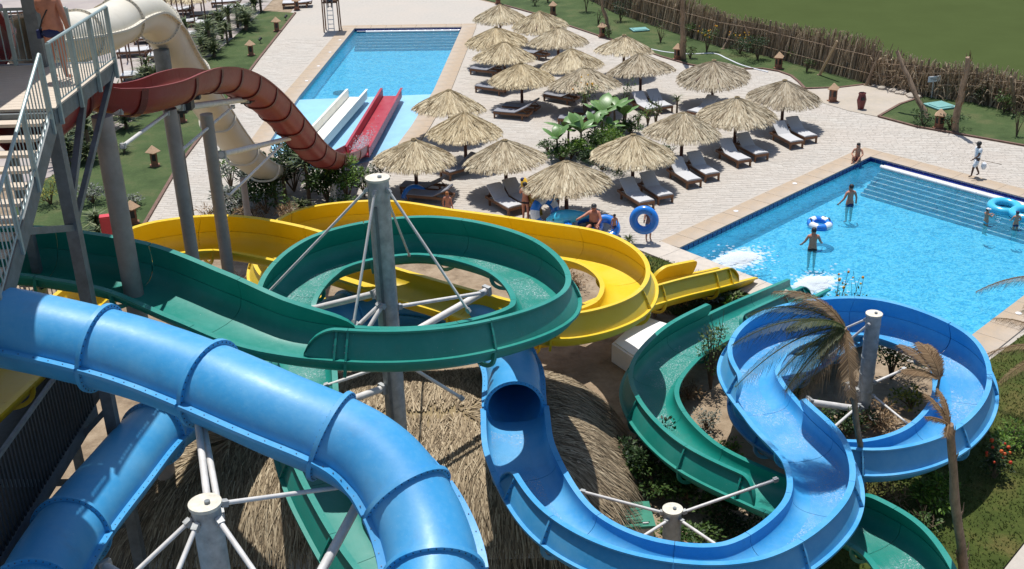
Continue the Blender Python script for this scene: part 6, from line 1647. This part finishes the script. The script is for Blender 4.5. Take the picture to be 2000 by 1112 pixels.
for i, (p, r, h, m, lab) in enumerate([((2.48, 50.43, 0.00), .8, .9, 'leaf', 'dense green shrub at the front left of the banana bed'), ((3.24, 51.19, 0.00), .8, 1.0, 'leaf_bright', 'dense bright shrub in the left half of the banana bed'), ((4.02, 51.89, 0.00), .8, 1.1, 'leaf', 'dense green shrub under the tall banana leaves'), ((4.78, 52.78, 0.00), .8, 1.0, 'leaf_bright', 'bushy fresh green shrub right of the bed middle'), ((6.09, 54.39, 0.00), .7, .9, 'leaf', 'bushy green shrub at the right end of the banana bed'), ((3.93, 50.16, 0.00), .7, .7, 'leaf_dark', 'dark low shrub at the front of the banana bed')]):
    shrub(lab, p, r, h, MAT[m], 700, .15, 260 + i, 9)
for i, (p, r, h, m, n, sz, lab, fl) in enumerate([((1.92, 51.69, 0.00), .6, .7, 'leaf', 300, .13, 'low green shrub at the left of the banana bed', None), ((2.90, 50.69, 0.00), .7, .7, 'leaf_silver', 320, .12, 'pale shrub below the big round banana leaf', None), ((3.70, 50.77, 0.00), .6, .9, 'leaf_bright', 320, .15, 'bright green shrub tucked behind the front parasol', None), ((4.45, 51.78, 0.00), .7, .8, 'leaf_bright', 360, .13, 'fresh green shrub in the middle of the banana bed', None), ((5.30, 53.38, 0.00), .7, .7, 'leaf', 300, .12, 'green shrub to the right of the banana bed', None),
    ((3.98, 56.53, 0.00), .8, 2.6, 'leaf_bright', 260, .12, 'tall thin shrub whose stems and orange flowers rise over the parasol', 'flower'), ((6.08, 56.78, 0.00), .55, 2.4, 'leaf', 240, .11, 'tall thin shrub in front of the white lounger pair', None), ((6.53, 55.39, 0.00), .4, 1.1, 'leaf', 140, .11, 'small tree shaped shrub behind the front parasols', None), ((7.09, 55.78, 0.00), .4, 1.2, 'leaf_bright', 140, .11, 'small thin shrub right of the banana bed', None), ((7.46, 55.48, 0.00), .45, 1.7, 'leaf', 190, .11, 'leafy stemmed shrub left of the second pool parasol', None),
    ((4.20, 49.12, 0.00), .8, .5, 'leaf_dark', 300, .11, 'low dark groundcover shrub left of the first pool parasol', None), ((4.85, 48.64, 0.00), .8, .45, 'leaf_dark', 300, .11, 'low dark groundcover shrub under the first pool parasol', None), ((7.62, 51.18, 0.00), .5, .5, 'leaf', 160, .10, 'small green shrub between the first two pool parasols', None)]):
    shrub(lab, p, r, h, MAT[m], n, sz, 60 + i, 6, sparse=h > 1.5, flowers=fl)
yucca('tiny palm sapling alone in the paving by the white loungers', (8.84, 57.72, 0.00), 4, .9)
yucca('small upright agave standing behind the yellow rim near the ring boy', (4.51, 40.32, 0.00), 0, .55)
# young trees and shrubs on the far lawns
for i, (p, r, h, m, n, lab, fl) in enumerate([((12.61, 71.03, 0.00), .7, 1.7, 'leaf', 240, 'young tree with orange flowers in front of the reed fence', 'flower'), ((10.09, 73.91, 0.00), .4, 1.5, 'leaf', 60, 'bare thin sapling on the far lawn', None), ((6.52, 80.07, 0.00), .5, 1.2, 'leaf', 130, 'small sapling ringed with white stones on the far lawn', None), ((2.33, 87.24, 0.00), .6, .9, 'leaf_dark', 150, 'low dark sapling on the far lawn behind the back parasols', None), ((17.50, 65.45, 0.00), .5, 1.1, 'leaf', 130, 'sapling in a ring of stones near the fence corner', None),
    ((6.90, 75.51, 0.00), .5, .9, 'leaf', 180, 'shrub at the foot of the thin leaning palm', None), ((11.32, 69.30, 0.00), .6, .9, 'leaf', 180, 'shrub at the foot of the straight palm', None), ((15.31, 68.57, 0.00), 1.3, 1.8, 'leaf_dark', 700, 'dense dark shrub against the reed fence', None), ((14.55, 70.26, 0.00), 1.0, 1.4, 'leaf_dark', 420, 'dark bush with yellow flowers against the reed fence', 'flower'), ((12.23, 74.84, 0.00), .9, 1.3, 'leaf', 320, 'green bush under the reed fence by the straight palm', None), ((6.00, 84.42, 0.00), 1.0, 1.9, 'leaf_dark', 500, 'dark bush in front of the far reeds', None), ((8.18, 80.88, 0.00), .9, 1.6, 'leaf_dark', 420, 'dark bush against the far reed fence', None), ((17.47, 67.80, 0.00), .7, 1.1, 'leaf_bright', 240, 'light green bush growing through the reed fence', None),
    ((20.57, 54.40, 0.00), .9, .9, 'leaf_dark', 420, 'dark shrub at the foot of the left leaning palm', None), ((21.66, 53.78, 0.00), 1.0, .9, 'leaf_dark', 460, 'shrub around the lantern at the right leaning palm', None), ((25.27, 56.18, 0.00), .8, 1.2, 'leaf', 340, 'bushy plant with yellow edges by the tangled fence', None), ((24.77, 57.95, 0.00), .9, 1.3, 'leaf_dark', 420, 'dark plant in the shade of the tangled fence', None), ((24.27, 52.20, 0.00), .3, 1.6, 'leaf', 50, 'thin sapling at the right picture edge', None), ((3.34, 88.30, 0.00), .9, 1.8, 'leaf_dark', 400, 'bush at the far end of the reed fence', None)]):
    shrub(lab, p, r, h, MAT[m], n, .12, 90 + i, 6, sparse=n < 200, flowers=fl)
# palms and leaning poles
def palm(label, base, top, r, crown, seed, droop=.9, nf=9, fl=1.7, mat='frond', name='palm_tree', wid=.42):
    rnd = random.Random(seed); base = Vector(base); top = Vector(top); t = thing(name, label, 'palm tree', base)
    pts = [base.lerp(top, k / 8) + Vector((rnd.gauss(0, r * .25), rnd.gauss(0, r * .25), 0)) for k in range(9)]
    mb = MB(); mb.tube(pts, [r * (1.25 - .45 * k / 8) * rnd.uniform(.92, 1.08) for k in range(9)], 10)
    mb.build('trunk', MAT['bark'], t, True, 60, world=True)
    mb = MB()
    for k in range(26):     # stubs of old leaf bases
        f = rnd.uniform(.05, 1); p = base.lerp(top, f); a = rnd.random() * 6.28; d = Vector((math.cos(a), math.sin(a), 0)); rr = r * (1.25 - .45 * f)
        mb.tube([p + d * rr * .8, p + d * rr * 1.25 + Vector((0, 0, r * 1.2)), p + d * rr * 1.15 + Vector((0, 0, r * rnd.uniform(1.6, 3.6)))], [r * .22, r * .16, r * .05], 4)
    mb.build('leaf_stubs', MAT['dry'] if r > .12 else MAT['bark'], t, world=True)['kind'] = 'stuff'
    if crown:
        for k in range(nf):
            a = crown[k % len(crown)][0] + rnd.gauss(0, .12) if not isinstance(crown, bool) else 6.28 * k / nf + rnd.gauss(0, .2); m_ = mat; L = fl * rnd.uniform(.8, 1.15); el = rnd.uniform(.1, .9)
            if not isinstance(crown, bool): el = crown[k % len(crown)][1]; L = crown[k % len(crown)][2]; m_ = crown[k % len(crown)][3]
            d = Vector((math.cos(a), math.sin(a), 0)); s = Vector((-d.y, d.x, 0)); spine = []
            for i in range(13):
                f = i / 12; spine.append(top + d * (L * f * math.cos(el * (1 - .4 * f))) + Vector((0, 0, L * (f * math.sin(el) - droop * f * f * .75))))
            fb_ = MB(); fb_.tube(spine, [.02 * (1 - .85 * i / 12) + .004 for i in range(13)], 5)
            for i in range(1, 13):
                for j in range(8):
                    f = (i - 1 + j / 8) / 12; p = spine[i - 1].lerp(spine[i], j / 8); tdir = (spine[i] - spine[i - 1]).normalized()
                    for sg in (-1, 1):
                        ll = wid * (math.sin(PI * (.12 + .84 * f)) ** .7) * rnd.uniform(.75, 1.15); q = p + (s * sg * .72 + tdir * .62).normalized() * ll * .55 + Vector((0, 0, -.12 * ll)); e = p + (s * sg * .55 + tdir * .75).normalized() * ll + Vector((rnd.gauss(0, .03), rnd.gauss(0, .03), -ll * rnd.uniform(.35, .75)))
                        w = .0062; v = tdir * w; fb_.add([p - v, p + v, q + v, q - v, e], [(0, 1, 2, 3), (3, 2, 4)])
            fb_.build('frond', MAT[m_], t, world=True)
    return t
palm('ragged young palm with drooping green and brown fronds inside the blue ring', (8.60, 23.24, 0.00), (7.25, 22.20, 5.53), .07, [(2.75, .55, 2.3, 'frond'), (3.35, .2, 2.6, 'frond'), (2.5, .95, 2.0, 'dry'), (3.0, .5, 2.6, 'frond'), (3.7, -.1, 1.6, 'frond'), (2.3, .8, 1.5, 'frond'), (3.9, -.5, 1.3, 'dry'), (3.3, .7, 1.5, 'frond'), (4.6, -.7, 1.0, 'dry'), (2.9, -.25, 1.4, 'frond'), (3.1, -.7, 1.3, 'dry')], 3, .78, 11, wid=.5)
palm('bare split trunk of a dead palm on the near lawn', (9.67, 19.45, 0.00), (8.13, 18.30, 5.43), .095, [(2.2, .9, .8, 'dry'), (2.9, .75, .5, 'dry'), (1.7, 1.2, .8, 'dry'), (4.4, .2, .35, 'dry')], 8, .5, 4, wid=.14)
palm('dry feathery palm frond plant beside the blue ring wall', (11.22, 26.35, 0.00), (10.82, 25.30, 2.39), .04, [(2.0, 1.25, 1.2, 'dry'), (2.4, 1.0, 1.4, 'dry'), (1.6, 1.2, 1.1, 'dry'), (3.0, .6, 1.0, 'dry')], 9, .55, 4, name='young_palm', wid=.5)
palm('palm at the right picture edge with brown feathery fronds over the coping', (15.2, 26.6, 0), (14.6, 26.7, 2.3), .10, [(2.3, .7, 2.2, 'dry'), (2.9, .45, 2.0, 'dry'), (3.5, .2, 1.9, 'dry'), (1.9, .9, 1.9, 'frond'), (4.1, .1, 1.6, 'dry'), (.5, .6, 1.6, 'dry'), (5.3, .5, 1.5, 'frond')], 12, .7, 7, wid=.4)
palm('palm whose single frond hangs in from the right over the pool', (14.0, 24.2, 0), (13.6, 25.4, 5.0), .10, [(2.9, .25, 2.0, 'dry'), (1.2, .5, 1.9, 'frond'), (.2, .4, 1.8, 'frond'), (5.2, .4, 1.8, 'dry'), (3.6, .2, 1.3, 'dry')], 14, .7, 5, wid=.35)
def lean(base, dx, dy, h): return (base[0] + dx, base[1] + dy, h)
palm('thin leaning palm trunk behind a lantern on the far lawn', (7.04, 77.05, 0.00), (6.35, 76.50, 2.84), .11, False, 20)
palm('straight tall palm trunk on the far lawn beside a lantern', (10.86, 69.22, -0.00), (10.49, 68.00, 4.46), .15, False, 21)
palm('palm trunk leaning left at the lawn corner of the right lawn', (21.10, 55.59, 0.00), (19.91, 57.50, 3.02), .115, False, 22)
palm('palm trunk leaning right over the lantern shrub, right lawn', (21.65, 53.27, 0.00), (21.59, 52.50, 3.85), .14, False, 23)
for b, tp_, lab in [((18.02, 64.56, 0.00), (18.56, 63.50, 2.23), 'leaning pale prop pole between two reed panels'), ((19.98, 62.08, 0.00), (20.50, 61.80, 2.00), 'leaning prop pole at the end of the upright reeds'), ((16.47, 68.18, 0.00), (16.41, 68.00, 2.05), 'weathered pole behind the corner lantern'), ((22.28, 60.12, 0.00), (22.85, 60.50, 1.18), 'dark red leaning stub in the tangled fence'), ((13.74, 71.59, 0.00), (14.51, 72.00, 1.41), 'leaning prop pole near the flowering bushes'), ((15.53, 70.41, 0.00), (14.82, 71.00, 1.67), 'prop pole leaning left near the dense dark shrub'), ((25.81, 56.04, 0.00), (25.05, 55.50, 2.06), 'stout pole in the tangled fence at the right edge')]:
    t = thing('prop_pole', lab, 'pole', b); MB().cyl(b, tp_, .085, .065, 9).build('shaft', MAT['bark'] if 'pale' not in lab else MAT['reed'], t, True, world=True); MB().cyl(Vector(b) - Vector((0, 0, .02)), Vector(b) + Vector((0, 0, .06)), .14, n=9).build('footing', MAT['soil'], t, True, world=True)
# shrubs around and under the slides
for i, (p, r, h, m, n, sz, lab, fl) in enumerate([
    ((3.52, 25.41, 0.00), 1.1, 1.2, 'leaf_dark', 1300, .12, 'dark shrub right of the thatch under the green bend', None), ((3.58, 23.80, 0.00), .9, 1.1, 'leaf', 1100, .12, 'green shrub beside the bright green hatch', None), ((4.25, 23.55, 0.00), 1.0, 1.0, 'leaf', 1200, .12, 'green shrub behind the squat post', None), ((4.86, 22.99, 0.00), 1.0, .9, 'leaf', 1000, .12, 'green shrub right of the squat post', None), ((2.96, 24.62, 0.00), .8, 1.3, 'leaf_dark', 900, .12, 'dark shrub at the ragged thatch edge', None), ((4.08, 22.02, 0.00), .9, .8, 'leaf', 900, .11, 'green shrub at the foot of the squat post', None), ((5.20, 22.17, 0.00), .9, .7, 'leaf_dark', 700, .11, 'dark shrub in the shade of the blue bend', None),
    ((5.76, 29.21, 0.00), .55, 2.3, 'leaf', 520, .10, 'wispy tall shrub in the green bend', None), ((5.27, 26.97, 0.00), .5, .7, 'leaf_silver', 300, .09, 'small grey shrub on the sandy bank', None), ((5.67, 25.67, 0.00), .4, .5, 'leaf_bright', 220, .10, 'small bright shrub in the shade under the blue slide', None), ((5.03, 28.66, 0.00), .5, .5, 'dry', 200, .16, 'dry tuft on the sandy bank', None),
    ((8.35, 26.81, 0.00), .9, .9, 'leaf', 800, .12, 'green shrub left of the banded post', None), ((11.17, 29.51, 0.00), .8, 1.7, 'leaf', 800, .12, 'leafy shrub right of the banded post', None), ((10.03, 26.78, 0.00), 1.0, .6, 'dry', 600, .18, 'dry brush at the foot of the banded post', None), ((9.11, 26.51, 0.00), .7, .8, 'leaf_dark', 500, .12, 'dark shrub at the foot of the banded post', None), ((10.02, 30.86, 0.00), .5, 2.9, 'leaf', 160, .10, 'tall thin flowering shrub rising over the blue ring', 'flower'), ((8.26, 28.77, 0.00), .4, .6, 'leaf_bright', 200, .10, 'ferny plant in the corner of the S bend', None), ((11.20, 27.75, 0.00), .7, .6, 'leaf_yellow', 400, .11, 'yellowish shrub inside the blue ring', None),
    ((9.94, 23.18, 0.00), .8, 1.0, 'leaf_bright', 900, .13, 'bright feathery shrub below the blue ring', None), ((10.34, 22.95, 0.00), .35, .45, 'leaf_bright', 240, .11, 'round light green plant on the near lawn', None), ((8.95, 23.22, 0.00), .7, .9, 'dry', 320, .17, 'bare brown shrub beside the blue bend', None), ((12.15, 24.28, 0.00), .45, 1.0, 'leaf_dark', 420, .10, 'dark shrub with red flowers on the near lawn', 'flower_red'), ((9.60, 22.16, 0.00), .4, .8, 'leaf', 160, .11, 'thin stemmed shrub on the near lawn', None), ((8.88, 22.40, 0.00), .35, .7, 'leaf', 110, .10, 'spindly twig shrub by the green rim', None), ((13.06, 25.54, 0.00), .8, .8, 'leaf_bright', 500, .12, 'bright shrub at the right edge of the near lawn', None),
    ((5.70, 34.75, 0.00), .8, .8, 'dry', 500, .2, 'dry grassy clump under the yellow exit', None), ((6.80, 35.08, 0.00), .6, .6, 'leaf_silver', 320, .14, 'pale aloe like clump by the yellow exit', None), ((4.74, 34.03, 0.00), .7, .6, 'dry', 420, .2, 'dry grassy clump at the right of the yellow ring', None), ((7.52, 34.64, 0.00), .5, .4, 'leaf_bright', 240, .13, 'fresh green clump beside the green exit', None), ((4.71, 38.26, 0.00), .5, .5, 'leaf', 260, .12, 'green clump behind the yellow ring near the coping', None),
    ((-8.20, 38.00, 0.00), 1.3, .9, 'leaf_silver', 700, .14, 'grey brush seen under the first yellow bend', None), ((-9.64, 36.78, 0.00), 1.2, .8, 'dry', 600, .18, 'dry brush seen under the yellow bend', None), ((-6.38, 41.53, 0.00), .8, .7, 'leaf', 340, .13, 'green clump seen inside the yellow ring', None), ((2.35, 36.63, 0.00), .8, .5, 'dry', 340, .16, 'dry clump on the ground inside the yellow ring', None)]):
    shrub(lab, p, r, h, MAT[m], n, sz, 130 + i, 8, sparse=(n < 230 or h > 2), flowers=fl, aspect=5 if m == 'dry' else 2)
yucca('broad green agave leaf clump beside the green exit', (7.48, 34.80, 0.00), 0, .7)
yucca('grey agave in front of the yellow exit', (6.94, 35.69, 0.00), 1, .8)
rk = random.Random(4)
ro = (20.75, 60.08, 0.00)
for k in range(14):
    p = Vector((20.30, 61.82, 0.00)).lerp(Vector((22.02, 59.33, 0.00)), k / 13); s = rk.uniform(.10, .22)
    tag(MB().ball((p.x + rk.gauss(0, .12), p.y + rk.gauss(0, .12), s * .3), (s * 1.3, s, s * .7), 7, 5).build('stone', MAT['sand'], None, True), 'rough pale stone in the row at the foot of the tangled fence', 'stone', 'stones along the tangled fence')
